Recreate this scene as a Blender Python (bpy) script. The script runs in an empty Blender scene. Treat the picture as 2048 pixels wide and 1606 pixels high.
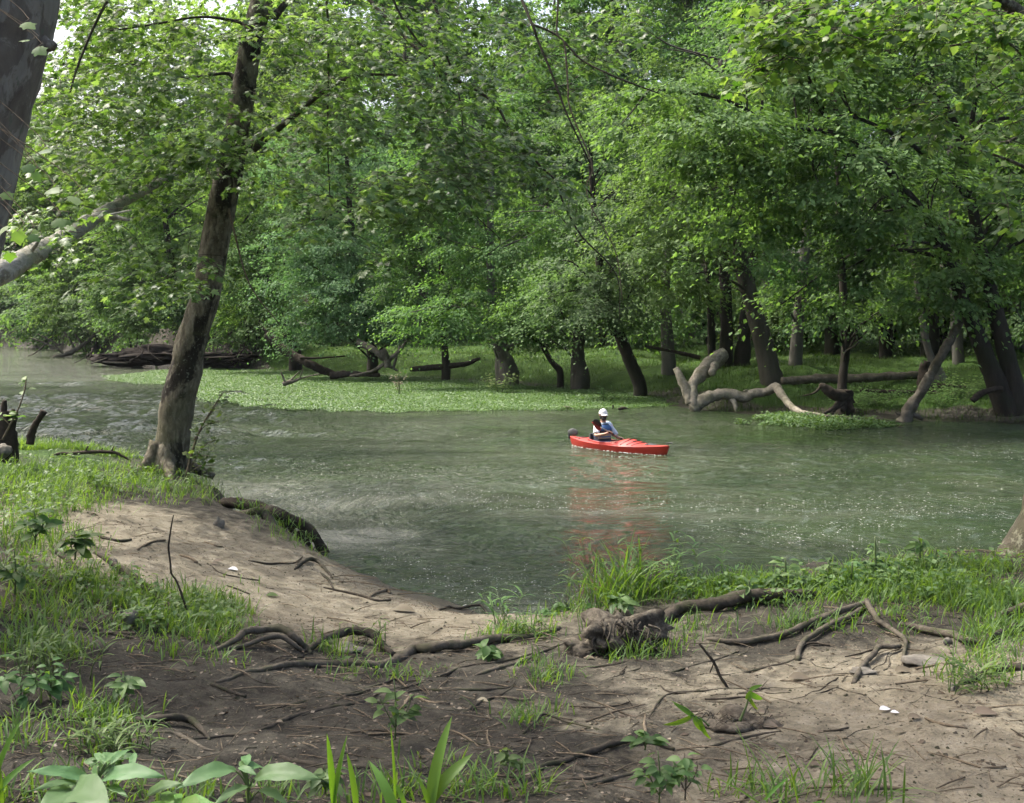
EXPO = 1.62; HAZE = 0.0001
import bpy, math
import numpy as np
from mathutils import Vector
PI = math.pi
C = bpy.context.scene.collection
rng = np.random.default_rng(7)
FPX = 2196.0      # focal length in photo pixels (photo 2048 wide)
EYE = 2.7         # eye height above the river
HZ = 640.0        # horizon row

# ------------------------------------------------------------ noise
def _h(ix, iy, iz, s):
    n = (ix * 374761393 + iy * 668265263 + iz * 2147483647 + s * 1274126177) & 0xFFFFFFFF
    n = ((n ^ (n >> 13)) * 1274126177) & 0xFFFFFFFF
    n = (n ^ (n >> 16)) & 0xFFFF
    return n / 65535.0
def vn2(x, y, s=0):
    x = np.asarray(x, float); y = np.asarray(y, float)
    ix = np.floor(x).astype(np.int64); iy = np.floor(y).astype(np.int64)
    fx = x - ix; fy = y - iy
    fx = fx*fx*(3-2*fx); fy = fy*fy*(3-2*fy)
    a = _h(ix, iy, 0, s); b = _h(ix+1, iy, 0, s); c = _h(ix, iy+1, 0, s); d = _h(ix+1, iy+1, 0, s)
    return (a*(1-fx)+b*fx)*(1-fy)+(c*(1-fx)+d*fx)*fy
def vn3(p, s=0):
    p = np.asarray(p, float); i = np.floor(p).astype(np.int64); f = p - i; f = f*f*(3-2*f)
    r = 0
    for dx in (0, 1):
        for dy in (0, 1):
            for dz in (0, 1):
                w = (f[..., 0] if dx else 1-f[..., 0])*(f[..., 1] if dy else 1-f[..., 1])*(f[..., 2] if dz else 1-f[..., 2])
                r = r + w*_h(i[..., 0]+dx, i[..., 1]+dy, i[..., 2]+dz, s)
    return r
def fbm2(x, y, s=0, o=4):
    r = 0; a = .5; t = 0
    for k in range(o):
        r = r + a*vn2(x*2**k+k*17.3, y*2**k-k*9.1, s+k); t += a; a *= .5
    return r/t
def sm(t):
    t = np.clip(t, 0, 1); return t*t*(3-2*t)

# ------------------------------------------------------------ terrain
NEAR = np.array([(45,14),(30,13),(12,11.2),(6,10.5),(4.6,10.2),(2.6,9.9),(1.1,9.6),(.3,9.35),(-.1,9.8),(-.85,10.7),(-1.8,11.9),(-2.3,12.4),(-2.9,12.8),(-3.5,14.2),(-4.4,15.6),
                 (-6.0,16.6),(-8.0,17.4),(-12,18.4),(-16,20),(-24,24),(-40,34),(-70,60),(-130,110)], float)[::-1]
FAR = np.array([(60,18),(40,22),(20,25.5),(13.2,28.4),(9,30),(5.9,32.4),(4.4,38),(-.5,46.5),(-8,53),(-16,60),(-23,69),(-32.7,85),(-47,108),(-58,118),(-120,150)], float)[::-1]
def sdist(poly, x, y, land_below):
    d = np.full(np.shape(x), 1e9)
    for i in range(len(poly)-1):
        a, b = poly[i], poly[i+1]; ab = b-a
        t = np.clip(((x-a[0])*ab[0]+(y-a[1])*ab[1])/(ab@ab), 0, 1)
        d = np.minimum(d, np.hypot(x-a[0]-t*ab[0], y-a[1]-t*ab[1]))
    f = np.interp(x, poly[:, 0], poly[:, 1])
    return d*np.sign(f-y) if land_below else d*np.sign(y-f)
NC = np.array([(-2,-6,1.4),(2,-6,1.4),(-6,-3,1.6),(6,-3,1.4),(0,-2,1.25),(-4,0,1.4),(0,0,1.15),(4,0,1.15),(-3,3,1.12),(0,3,.98),(3,3,.95),(-1.9,4.2,.93),(0,4.2,.88),(2,4.2,.86),(4.5,4.2,.95),
  (-2.6,5.6,.92),(-1,5.6,.72),(0.5,5.6,.68),(2.2,5.6,.70),(4,5.6,.78),(-3.3,7,1.0),(-2.3,7,.72),(-1.2,7,.52),(0,7,.45),(1,7.2,.48),(2,7,.54),(3.5,7,.66),
  (-4.1,8.6,1.16),(-3.2,8.6,.92),(-2.3,8.6,.5),(-1.1,8.6,.25),(0.2,8.6,.25),(1,8.6,.5),(2.5,8.6,.62),(4,8.6,.68),(6,9,.8),(10,9,1.0),(1.4,9.0,.5),(3,9.2,.6),(5,9.4,.66),
  (-5,10.2,1.15),(-3.8,10.2,.88),(-2.7,10.2,.48),(-1.8,10.2,.28),(-1,10,.15),(-6,12,1.1),(-4.6,12,.95),(-3.4,12,.55),(-2.6,12,.25),(-7,14.6,1.0),(-4.7,14.4,.74),(-3.7,14.0,.45),
  (-8.5,17,.95),(-6.2,17,.68),(-9,20,.8),(-11,22,.7),(-8,8,1.7),(-12,12,1.8),(-15,18,1.6),(-20,20,1.6),(-8,3,1.9),(9,3,1.3),(12,6,1.3),(15,10,1.2),(-30,25,1.6),(20,10,1.3),(30,10,1.4)], float)
def _near_H(x, y):
    num = 0; den = 1e-9
    for cx, cy, cz in NC:
        s = .75+.055*abs(cy)+.05*abs(cx)
        q = ((x-cx)**2+(y-cy)**2)/(s*s)
        w = np.exp(-q)+1e-4/(1+q)**2
        num = num+w*cz; den = den+w
    return num/den
_gx = np.linspace(-40, 46, 345); _gy = np.linspace(-9, 36, 226)
_NH = _near_H(*np.meshgrid(_gx, _gy, indexing='ij'))
def near_H(x, y):
    fx = np.clip((x+40)/86*344, 0, 343.999); fy = np.clip((y+9)/45*225, 0, 224.999); i = fx.astype(int); j = fy.astype(int); fx = fx-i; fy = fy-j
    return (_NH[i, j]*(1-fx)+_NH[i+1, j]*fx)*(1-fy)+(_NH[i, j+1]*(1-fx)+_NH[i+1, j+1]*fx)*fy
def _znear(x, y):
    wob = (fbm2(x*.9, y*.9, 5, 3)-.5)*.5
    dn = sdist(NEAR, x, y, True)+wob*np.clip(.4+.03*y, .4, 2)
    wn = .5+1.0*np.exp(-((x+1.0)**2+(y-10.2)**2)/2.6)
    beach = np.exp(-((x+1.0)**2/3.5+(y-9.6)**2/3.0))
    lump = (fbm2(x*1.3, y*1.3, 21, 4)-.5)*.16+(fbm2(x*5, y*5, 22, 3)-.5)*.05+(fbm2(x*17, y*17, 23, 2)-.5)*.014
    return np.where(dn > 0, near_H(x, y)*sm(dn/wn)**.7+lump*(1-.75*beach)*sm(dn/.6), -.7*(1-np.exp(-np.abs(dn)*.5)))
def _zfar(x, y):
    df = sdist(FAR, x, y, False)+(fbm2(x*.35, y*.35, 9, 3)-.5)*2.2
    left = sm((-11-x)/5)
    top = .95+1.15*left
    w = 3.6*(1-left)+1.3*left+1.4*sm((x-5)/3)
    zf = top*sm(df/w)+.6*sm((df-4)/22)*(1-left)+(fbm2(x*.4, y*.4, 31, 3)-.5)*.7*sm(df/5)+(fbm2(x*1.7, y*1.7, 33, 3)-.5)*.22*sm(df/2)
    return np.where(df > 0, zf, -.7*(1-np.exp(-np.abs(df)*.5)))
def hz(x, y):
    x, y = np.broadcast_arrays(np.asarray(x, float), np.asarray(y, float)); sh = x.shape; x = x.ravel(); y = y.ravel()
    fn = np.interp(x, NEAR[:, 0], NEAR[:, 1]); ff = np.interp(x, FAR[:, 0], FAR[:, 1]); z = np.empty(len(x)); m = (y-fn) < .5*(ff-fn)
    if m.any(): z[m] = _znear(x[m], y[m])
    if (~m).any(): z[~m] = _zfar(x[~m], y[~m])
    return z.reshape(sh)
def P(px, py, Y):
    """the world point seen at photo pixel (px, py) at distance Y"""
    return np.array([(px-1024)/FPX*Y, Y, EYE-(py-HZ)/FPX*Y])
def G(px, py, lo=2.6, hi=160):
    """where the sight line of a pixel meets the ground or the water"""
    t = np.geomspace(lo, hi, 500)
    x = (px-1024)/FPX*t; z = EYE-(py-HZ)/FPX*t
    g = np.maximum(hz(x, t), 0)
    k = np.argmax(z < g)
    if not (z < g).any(): k = len(t)-1
    return np.array([x[k], t[k], g[k]])

# ------------------------------------------------------------ mesh helpers
def nmesh(name, V, Fs, smooth=False):
    V = np.ascontiguousarray(V, dtype=np.float32); me = bpy.data.meshes.new(name)
    Fs = [np.asarray(f, dtype=np.int32) for f in Fs if len(f)]
    nl = sum(f.size for f in Fs); nf = sum(len(f) for f in Fs)
    me.vertices.add(len(V)); me.vertices.foreach_set('co', V.ravel())
    me.loops.add(nl); me.loops.foreach_set('vertex_index', np.concatenate([f.ravel() for f in Fs]))
    me.polygons.add(nf)
    tot = np.concatenate([np.full(len(f), f.shape[1], np.int32) for f in Fs])
    st = np.concatenate([[0], np.cumsum(tot)[:-1]]).astype(np.int32)
    me.polygons.foreach_set('loop_start', st); me.polygons.foreach_set('loop_total', tot)
    if smooth: me.polygons.foreach_set('use_smooth', np.ones(nf, bool))
    me.update(calc_edges=True)
    return me
class MB:
    def __init__(s): s.v = []; s.f = {}; s.m = {}; s.n = 0
    def add(s, V, Fs, mi=0):
        for f in Fs:
            f = np.asarray(f)
            if len(f):
                s.f.setdefault((f.shape[1], mi), []).append(f+s.n)
        s.v.append(np.asarray(V, float)); s.n += len(V); return s
    def build(s, name, mats, parent=None, smooth=True):
        keys = sorted(s.f); Fs = [np.concatenate(s.f[k]) for k in keys]
        me = nmesh(name, np.concatenate(s.v), Fs, smooth)
        mats = mats if isinstance(mats, (list, tuple)) else [mats]
        for m in mats: me.materials.append(m)
        if len(mats) > 1:
            me.polygons.foreach_set('material_index', np.concatenate([np.full(len(f), k[1], np.int32) for f, k in zip(Fs, keys)]))
        return link(name, me, parent)
def link(name, me, parent=None):
    o = bpy.data.objects.new(name, me); C.objects.link(o)
    if parent is not None: o.parent = parent
    return o
def empty(name, loc=(0, 0, 0)):
    o = bpy.data.objects.new(name, None); C.objects.link(o); o.location = [float(v) for v in loc]; o.empty_display_size = .2; return o
def tag(o, label=None, cat=None, group=None, kind=None):
    if label: o['label'] = label
    if cat: o['category'] = cat
    if group: o['group'] = group
    if kind: o['kind'] = kind
    return o
def catmull(pts, m):
    p = np.asarray(pts, float)
    if len(p) < 3:
        t = np.linspace(0, 1, m*(len(p)-1)+1)[:, None]; return p[0]*(1-t)+p[-1]*t
    e = np.vstack([2*p[0]-p[1], p, 2*p[-1]-p[-2]]); out = []
    for i in range(len(p)-1):
        a, b, c, d = e[i:i+4]
        t = np.linspace(0, 1, m, endpoint=False)[:, None]
        out.append(.5*((2*b)+(c-a)*t+(2*a-5*b+4*c-d)*t**2+(3*b-a-3*c+d)*t**3))
    out.append(p[-1:]); return np.vstack(out)
def tube(pts, rad, segs=8, m=4, rough=0., seed=0, cap=True, squash=1.0, nf=9.0, resample=True):
    """tapered tube along a smooth line; rough = lumpiness as a share of the radius"""
    pts = np.asarray(pts, float); rad = np.asarray(rad, float)
    if resample:
        q = np.hstack([pts, rad[:, None]]); q = catmull(q, m); p = q[:, :3]; r = np.maximum(q[:, 3], 1e-4)
    else: p, r = pts, rad
    n = len(p); T = np.gradient(p, axis=0); T /= np.linalg.norm(T, axis=1)[:, None]+1e-9
    up = np.array([0, 0, 1.]) if abs(T[0][2]) < .8 else np.array([1., 0, 0])
    N = np.zeros((n, 3)); a = up-T[0]*(up@T[0]); N[0] = a/np.linalg.norm(a)
    for i in range(1, n):
        a = N[i-1]-T[i]*(N[i-1]@T[i]); N[i] = a/(np.linalg.norm(a)+1e-9)
    B = np.cross(T, N); th = np.linspace(0, 2*PI, segs, endpoint=False)
    R = r[:, None]*np.ones(segs)
    ring = np.cos(th)[None, :, None]*N[:, None, :]*squash+np.sin(th)[None, :, None]*B[:, None, :]
    if rough:
        q = (p[:, None, :]+ring*r[:, None, None])
        f = 1/np.maximum(np.mean(r), .004)
        R = R*(1+rough*(vn3(q*f*.9+seed*3.1, seed)-.5)*2+rough*.6*(vn3(q*f*2.5+seed, seed+1)-.5)*2+rough*.35*(vn3(q*f*6+seed, seed+2)-.5)*2)
    V = (p[:, None, :]+ring*R[..., None]).reshape(-1, 3)
    i = np.arange(n-1)[:, None]*segs; j = np.arange(segs)[None]; k = (j+1) % segs
    F = np.stack([i+j, i+k, i+segs+k, i+segs+j], -1).reshape(-1, 4)
    if cap:
        V = np.vstack([V, p[0], p[-1]]); c0 = n*segs; jj = np.arange(segs); kk = (jj+1) % segs
        t1 = np.stack([np.full(segs, c0), kk, jj], -1); t2 = np.stack([np.full(segs, c0+1), (n-1)*segs+jj, (n-1)*segs+kk], -1)
        return V, [F, np.vstack([t1, t2])]
    return V, [F]
def box(c, s, R=None):
    c = np.asarray(c, float); v = np.array([(x, y, z) for x in (-.5, .5) for y in (-.5, .5) for z in (-.5, .5)])*np.asarray(s, float)
    if R is not None: v = v@np.asarray(R).T
    return v+c, [np.array([(0,1,3,2),(4,6,7,5),(0,4,5,1),(2,3,7,6),(0,2,6,4),(1,5,7,3)])]
def lump(c, r, seed=0, rough=.3, n=14):
    th = np.linspace(0, 2*PI, n*2, endpoint=False); ph = np.linspace(0, PI, n)
    D = np.array([(math.sin(b)*math.cos(a), math.sin(b)*math.sin(a), math.cos(b)) for b in ph for a in th])
    q = 1+rough*(vn3(D*1.7+seed*5.3+20, seed)-.5)*2+rough*.5*(vn3(D*4.5+seed+40, seed+2)-.5)*2
    V = np.asarray(c)+D*q[:, None]*np.asarray(r, float)
    m = n*2; i = np.arange(n-1)[:, None]*m; j = np.arange(m)[None]; k = (j+1) % m
    return V, [np.stack([i+j, i+m+j, i+m+k, i+k], -1).reshape(-1, 4)]

# leaf-like templates: x across, y along, z up from the blade; vertices and faces
def unit(a): return a/(np.linalg.norm(a, axis=-1, keepdims=True)+1e-9)
T_KITE = (np.array([(0,0,0),(.34,.45,.07),(0,1,-.06),(-.34,.45,.07)]), [np.array([(0,1,2),(0,2,3)])])
def fan(outline, cy=.38, cz=.05, droop=.22):
    o = np.array(outline, float); V = np.zeros((len(o)+1, 3)); V[1:, :2] = o; V[0] = (0, cy, cz)
    r = np.hypot(o[:, 0], o[:, 1]-cy); V[1:, 2] = -droop*r*r+.10*np.abs(o[:, 0])*(r < .35)
    n = len(o); k = np.arange(n); return V, [np.stack([np.zeros(n, int), k+1, (k+1) % n+1], -1)]
_m = [(.0,.0),(.12,.10),(.44,.02),(.30,.22),(.36,.30),(.66,.56),(.36,.50),(.20,.50),(.26,.74),(.12,.78),(0,1.05)]
T_MAPLE = fan(_m+[(-x, y) for x, y in _m[-2:0:-1]])
_s = [(0,0),(.22,.02),(.5,.18),(.42,.30),(.6,.55),(.34,.60),(.26,.72),(0,1)]
T_SYC = fan(_s+[(-x, y) for x, y in _s[-2:0:-1]], .35, .04, .12)
def t_blade(k=5, w=.05, bend=.35, tipw=.0, fold=.25):
    V = []; 
    for i in range(k):
        t = i/k; ww = w*math.sin(PI*(.18+.82*t*1.0))**.7 if t > 0 else w*.6
        y = t*(1-bend*.3*t); z = -bend*t*t
        V += [(-ww, y, z+ww*fold), (0, y, z), (ww, y, z+ww*fold)]
    V.append((0, 1-bend*.3, -bend)); V = np.array(V)
    Q = []; 
    for i in range(k-1):
        a = 3*i; Q += [(a, a+1, a+4, a+3), (a+1, a+2, a+5, a+4)]
    a = 3*(k-1); return V, [np.array(Q), np.array([(a, a+1, a+3), (a+1, a+2, a+3)])]
def t_lance(k=6, w=.16, bend=.3, fold=.35, wave=.0):
    V = []
    for i in range(k):
        t = i/k; ww = w*(math.sin(PI*t**.8)**.85 if i else .08)
        y = t*(1-bend*.3*t); z = -bend*t*t+wave*math.sin(t*9)
        V += [(-ww, y, z+ww*fold), (0, y, z), (ww, y, z+ww*fold)]
    V.append((0, 1-bend*.3, -bend)); V = np.array(V); Q = []
    for i in range(k-1):
        a = 3*i; Q += [(a, a+1, a+4, a+3), (a+1, a+2, a+5, a+4)]
    a = 3*(k-1); return V, [np.array(Q), np.array([(a, a+1, a+3), (a+1, a+2, a+3)])]
def scatter(T, pos, d, nrm, size, wscale=1.0):
    tv, tf = T; pos = np.asarray(pos); N = len(pos)
    d = unit(d); b = unit(np.cross(d, nrm)); n = np.cross(b, d); s = np.broadcast_to(np.asarray(size, float), (N,))[:, None, None]
    w = np.broadcast_to(np.asarray(wscale, float), (N,))[:, None, None]
    V = pos[:, None]+s*(w*tv[None, :, 0:1]*b[:, None]+tv[None, :, 1:2]*d[:, None]+tv[None, :, 2:3]*n[:, None])
    k = len(tv); off = (np.arange(N)*k)[:, None, None]
    return V.reshape(-1, 3), [(f[None]+off).reshape(-1, f.shape[1]) for f in tf]

def t_broad(k=18, w=.13, bend=.3, fold=.3):
    """broad leaf with a sunken midrib, side veins and a slightly wavy edge"""
    V = []; X = (-1, -.66, -.33, 0, .33, .66, 1); Q = []
    for i in range(k+1):
        t = i/k; ww = w*max(.02, math.sin(PI*min(1, t**.85)))**.8; y = t*(1-bend*.3*t); z = -bend*t*t
        for c in X:
            vein = .010*(1 if (i+int(abs(c)*2.9)) % 3 == 0 else -.4)*(1-abs(abs(c)-.5))
            V.append((c*ww, y-.03*abs(c), z+ww*fold*abs(c)**.8+vein*(c != 0)+.014*math.sin(t*17+c*2)*c*c))
    for i in range(k):
        for j in range(6): a = 7*i+j; Q.append((a, a+1, a+8, a+7))
    return np.array(V), [np.array(Q)]
# ------------------------------------------------------------ materials
DIM = .66
class NT:
    def __init__(s, name):
        s.m = bpy.data.materials.new(name); s.m.use_nodes = True; s.t = s.m.node_tree; s.t.nodes.clear()
        s.out = s.n('ShaderNodeOutputMaterial')
    def n(s, t, **k):
        x = s.t.nodes.new(t)
        for a, b in k.items(): setattr(x, a, b)
        return x
    def l(s, a, b): s.t.links.new(a, b)
    def put(s, sock, v):
        if hasattr(v, 'is_output') or isinstance(v, bpy.types.NodeSocket): s.l(v, sock)
        else: sock.default_value = v
    def co(s, kind='Object'): return s.n('ShaderNodeTexCoord').outputs[kind]
    def pos(s): return s.n('ShaderNodeNewGeometry').outputs['Position']
    def mapping(s, v, scale=(1,1,1), rot=(0,0,0), loc=(0,0,0)):
        m = s.n('ShaderNodeMapping'); s.l(v, m.inputs['Vector']); m.inputs['Scale'].default_value = scale; m.inputs['Rotation'].default_value = rot; m.inputs['Location'].default_value = loc; return m.outputs[0]
    def noise(s, v, scale, detail=4, rough=.55, dist=0):
        x = s.n('ShaderNodeTexNoise'); s.l(v, x.inputs['Vector']); x.inputs['Scale'].default_value = scale; x.inputs['Detail'].default_value = detail; x.inputs['Roughness'].default_value = rough; x.inputs['Distortion'].default_value = dist; return x.outputs['Fac']
    def vor(s, v, scale, feat='F1', rnd=1):
        x = s.n('ShaderNodeTexVoronoi', feature=feat); s.l(v, x.inputs['Vector']); x.inputs['Scale'].default_value = scale; x.inputs['Randomness'].default_value = rnd; return x
    def ramp(s, f, stops, interp='LINEAR'):
        r = s.n('ShaderNodeValToRGB'); r.color_ramp.interpolation = interp; e = r.color_ramp.elements
        while len(e) < len(stops): e.new(.5)
        for i, (p, c) in enumerate(stops):
            e[i].position = p; e[i].color = (c, c, c, 1) if isinstance(c, (int, float)) else (*c, 1)
        s.put(r.inputs[0], f); return r.outputs[0]
    def mix(s, f, a, b, mode='MIX'):
        x = s.n('ShaderNodeMix', data_type='RGBA', blend_type=mode)
        s.put(x.inputs[0], f)
        s.put(x.inputs[6], (*a, 1) if isinstance(a, tuple) else a); s.put(x.inputs[7], (*b, 1) if isinstance(b, tuple) else b); return x.outputs[2]
    def math(s, op, a, b=0., c=None):
        x = s.n('ShaderNodeMath', operation=op); s.put(x.inputs[0], a); s.put(x.inputs[1], b)
        if c is not None: s.put(x.inputs[2], c)
        return x.outputs[0]
    def bump(s, h, strength=.5, dist=.02, normal=None):
        b = s.n('ShaderNodeBump'); s.put(b.inputs['Strength'], strength); b.inputs['Distance'].default_value = dist; s.l(h, b.inputs['Height'])
        if normal is not None: s.l(normal, b.inputs['Normal'])
        return b.outputs[0]
    def bsdf(s, col, rough=.6, normal=None, spec=.5, dim=DIM, **k):
        if dim != 1: col = s.mix(1., col, (dim, dim, dim), 'MULTIPLY')
        b = s.n('ShaderNodeBsdfPrincipled'); s.put(b.inputs['Base Color'], (*col, 1) if isinstance(col, tuple) else col); s.put(b.inputs['Roughness'], rough); s.put(b.inputs['Specular IOR Level'], spec)
        if normal is not None: s.l(normal, b.inputs['Normal'])
        for a, v in k.items(): s.put(b.inputs[a], v)
        return b.outputs[0]
    def done(s, sh): s.l(sh, s.out.inputs[0]); return s.m
def leaf_mat(name, dark, mid, light, trans=.35, rough=.5, spec=.3, tint=(1.5, 1.5, .55), clump=.5, sat=.90, vmul=.92):
    t = NT(name); g = t.n('ShaderNodeNewGeometry'); oi = t.n('ShaderNodeObjectInfo')
    r = t.math('ADD', t.math('MULTIPLY', g.outputs['Random Per Island'], 1-clump), t.math('MULTIPLY', t.noise(t.pos(), .8, 2, .5), clump))
    c = t.ramp(r, [(.12, dark), (.5, mid), (.88, light)])
    hs = t.n('ShaderNodeHueSaturation'); t.l(c, hs.inputs['Color']); hs.inputs['Saturation'].default_value = sat
    t.l(t.math('ADD', t.math('MULTIPLY', oi.outputs['Random'], .03), .493), hs.inputs['Hue'])
    t.l(t.math('ADD', t.math('MULTIPLY', oi.outputs['Random'], .30*DIM), vmul*DIM), hs.inputs['Value'])
    c = hs.outputs[0]
    p = t.bsdf(c, rough, spec=spec, dim=1)
    tl = t.n('ShaderNodeBsdfTranslucent'); t.l(t.mix(1., c, tint, 'MULTIPLY'), tl.inputs['Color'])
    m = t.n('ShaderNodeMixShader'); m.inputs[0].default_value = trans; t.l(p, m.inputs[1]); t.l(tl.outputs[0], m.inputs[2])
    return t.done(m.outputs[0])
def bark_mat(name, a, b, c=None, scale=6, stretch=.25, bump=.6, dist=.02, lich=None):
    t = NT(name); v = t.mapping(t.pos(), (1, 1, stretch)); n1 = t.noise(v, scale, 7, .65, .4); n2 = t.noise(t.pos(), scale*.35, 4, .6)
    col = t.ramp(n1, [(.3, a), (.68, b)])
    if c is not None: col = t.mix(t.ramp(n2, [(.45, 0.), (.6, 1.)]), col, c)
    if lich is not None: col = t.mix(t.ramp(t.noise(t.pos(), scale*1.6, 5, .7), [(.52, 0.), (.60, .85)]), col, lich)
    h = t.math('ADD', t.noise(v, scale*2.2, 8, .7, .5), t.math('MULTIPLY', n1, 1.2))
    return t.done(t.bsdf(col, .9, t.bump(h, bump, dist), spec=.2))
M = {}
M['leaf_far'] = leaf_mat('far_leaf', (.06,.115,.034), (.11,.19,.058), (.18,.28,.10), .46, .6, .12, vmul=1.25, tint=(1.35, 1.5, .6))
M['leaf_deep'] = leaf_mat('deep_leaf', (.045,.095,.033), (.082,.155,.054), (.14,.225,.085), .46, .6, .12, vmul=1.25, tint=(1.3, 1.5, .65))
M['leaf_blue'] = leaf_mat('cool_leaf', (.06,.115,.048), (.11,.19,.08), (.18,.275,.125), .44, .6, .12, vmul=1.22, tint=(1.2, 1.4, .75))
M['leaf_light'] = leaf_mat('light_leaf', (.065,.13,.035), (.105,.19,.055), (.165,.26,.09), .46, .6, .12, vmul=1.3, tint=(1.4, 1.45, .5))
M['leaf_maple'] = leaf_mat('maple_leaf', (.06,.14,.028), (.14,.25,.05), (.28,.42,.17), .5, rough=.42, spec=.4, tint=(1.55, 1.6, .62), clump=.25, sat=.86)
M['leaf_maple_shade'] = leaf_mat('maple_leaf_shade', (.06,.13,.035), (.115,.215,.06), (.22,.36,.14), .5, rough=.42, spec=.4, tint=(1.45, 1.6, .62), clump=.25, sat=.86)  # darker copy of the maple leaf, standing in for shade
M['leaf_syc'] = leaf_mat('yellow_leaf', (.07,.15,.03), (.14,.235,.05), (.28,.36,.14), .45, tint=(1.35, 1.6, .45), clump=.25)
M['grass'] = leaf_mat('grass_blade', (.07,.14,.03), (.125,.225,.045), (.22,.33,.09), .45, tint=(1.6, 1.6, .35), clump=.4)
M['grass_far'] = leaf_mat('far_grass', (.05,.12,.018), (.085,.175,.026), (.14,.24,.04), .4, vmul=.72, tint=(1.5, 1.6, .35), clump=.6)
M['mat_leaf'] = leaf_mat('water_weed', (.07,.15,.045), (.115,.22,.065), (.165,.29,.095), .3, tint=(1.4, 1.5, .5), clump=.55)
M['weed'] = leaf_mat('weed_leaf', (.06,.14,.03), (.11,.21,.05), (.19,.31,.09), .42, tint=(1.6, 1.6, .4), clump=.3)
M['broad'] = leaf_mat('broad_leaf', (.09,.19,.06), (.12,.24,.08), (.17,.31,.11), .38, rough=.5, tint=(1.9, 1.7, .25), clump=.2)
M['blade'] = leaf_mat('bright_blade', (.10,.24,.02), (.14,.30,.03), (.18,.36,.04), .5, tint=(1.7, 1.5, .3), clump=.2)
M['stem'] = NT('green_stem'); M['stem'] = M['stem'].done(M['stem'].bsdf((.10,.15,.04), .6))
M['bark'] = bark_mat('maple_bark', (.045,.038,.026), (.13,.115,.085), (.075,.072,.04), 9, .3, .8, .03, lich=(.24,.24,.17))
M['bark_mottle'] = None
def lean_bark():
    t = NT('leaning_trunk_bark'); v = t.mapping(t.pos(), (1, 1, .35)); n = t.noise(v, 13, 8, .68, .6); big = t.noise(t.mapping(t.pos(), (1,1,.55)), 2.3, 5, .62, .5); big2 = t.noise(t.pos(), 1.35, 4, .6, .8)
    c = t.ramp(n, [(.32, (.085,.074,.054)), (.5, (.21,.185,.135)), (.68, (.42,.385,.29))])
    c = t.mix(t.ramp(big, [(.50, 0.), (.56, .9)]), c, (.026,.022,.018))
    c = t.mix(t.ramp(big2, [(.52, 0.), (.62, .5)]), c, (.13,.13,.06))
    c = t.mix(t.ramp(t.noise(t.pos(), 26, 4, .6), [(.60, 0.), (.66, .7)]), c, (.30,.30,.24))
    h = t.math('ADD', n, t.noise(v, 34, 6, .7)); return t.done(t.bsdf(c, .9, t.bump(h, .9, .03), spec=.2))
M['bark_mottle'] = lean_bark()
M['bark_far'] = bark_mat('far_bark', (.05,.043,.034), (.135,.125,.10), (.09,.085,.065), 3.5, .22, .6, .05)
M['bark_dark'] = bark_mat('dark_bark', (.022,.019,.015), (.06,.052,.04), (.035,.036,.022), 4, .25, .6, .04)
M['bark_grey'] = bark_mat('grey_bark', (.10,.095,.08), (.21,.20,.17), (.15,.145,.12), 4, .25, .5, .04)
def syc_bark():
    t = NT('sycamore_bark'); p = t.mapping(t.pos(), (1, 1, .5)); n = t.noise(p, 6.5, 6, .66, .8); n2 = t.noise(t.mapping(t.pos(), (1,1,.3)), 9, 7, .65, .6)
    c = t.ramp(n2, [(.3, (.22,.20,.165)), (.7, (.38,.355,.30))])
    c = t.mix(t.ramp(n, [(.46, 0.), (.51, 1.)]), c, t.ramp(n2, [(.3, (.12,.10,.08)), (.7, (.25,.22,.175))]))
    c = t.mix(t.ramp(t.noise(p, 7, 4, .6), [(.60, 0.), (.63, 1.)]), c, (.16,.17,.12))
    return t.done(t.bsdf(c, .8, t.bump(t.math('ADD', n, n2), .6, .015), spec=.25))
M['bark_syc'] = syc_bark()
def dead(name, a, b, spots=None, scale=14):
    t = NT(name); v = t.pos(); n = t.noise(v, scale, 7, .65, .4); c = t.ramp(n, [(.28, a), (.7, b)])
    if spots: c = t.mix(t.ramp(t.noise(v, scale*.35, 4, .6), [(.5, 0.), (.6, .8)]), c, spots)
    return t.done(t.bsdf(c, .9, t.bump(n, .7, .012), spec=.15))
M['dead_pale'] = dead('weathered_wood', (.17,.155,.12), (.46,.42,.34), (.20,.19,.13), 13)
def log_syc():
    t = NT('peeling_bark'); v = t.pos(); n = t.noise(v, 7, 7, .66, .8); n2 = t.noise(t.mapping(v, (.4, .4, 1)), 24, 6, .7, .3)
    c = t.ramp(n2, [(.3, (.34,.33,.27)), (.7, (.66,.64,.56))]); c = t.mix(t.ramp(n, [(.54, 0.), (.60, .8)]), c, (.22,.195,.145)); c = t.mix(t.ramp(t.noise(v, 16, 5, .7), [(.57, 0.), (.62, .8)]), c, (.42,.42,.38))
    return t.done(t.bsdf(c, .85, t.bump(t.math('ADD', n, n2), .9, .03), spec=.15))
M['log_syc'] = log_syc()
M['dead_log'] = dead('grey_log', (.07,.062,.048), (.20,.18,.14), (.075,.07,.045), 9)
M['dead_dark'] = dead('dark_wood', (.022,.018,.014), (.075,.062,.047), None, 9)
M['mud_dark'] = dead('dark_mud', (.014,.011,.009), (.045,.037,.029), None, 3)
M['root'] = dead('root_bark', (.060,.050,.038), (.165,.145,.112), (.075,.075,.045), 26)
M['root_dark'] = dead('dark_root_bark', (.035,.029,.022), (.11,.095,.073), (.045,.05,.025), 26)
M['twig'] = dead('twig_bark', (.10,.08,.055), (.27,.22,.155), None, 40)
M['twig_dark'] = dead('dark_twig_bark', (.03,.025,.02), (.09,.075,.055), None, 40)
M['rock'] = dead('rock', (.13,.12,.10), (.29,.27,.23), None, 18)
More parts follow.
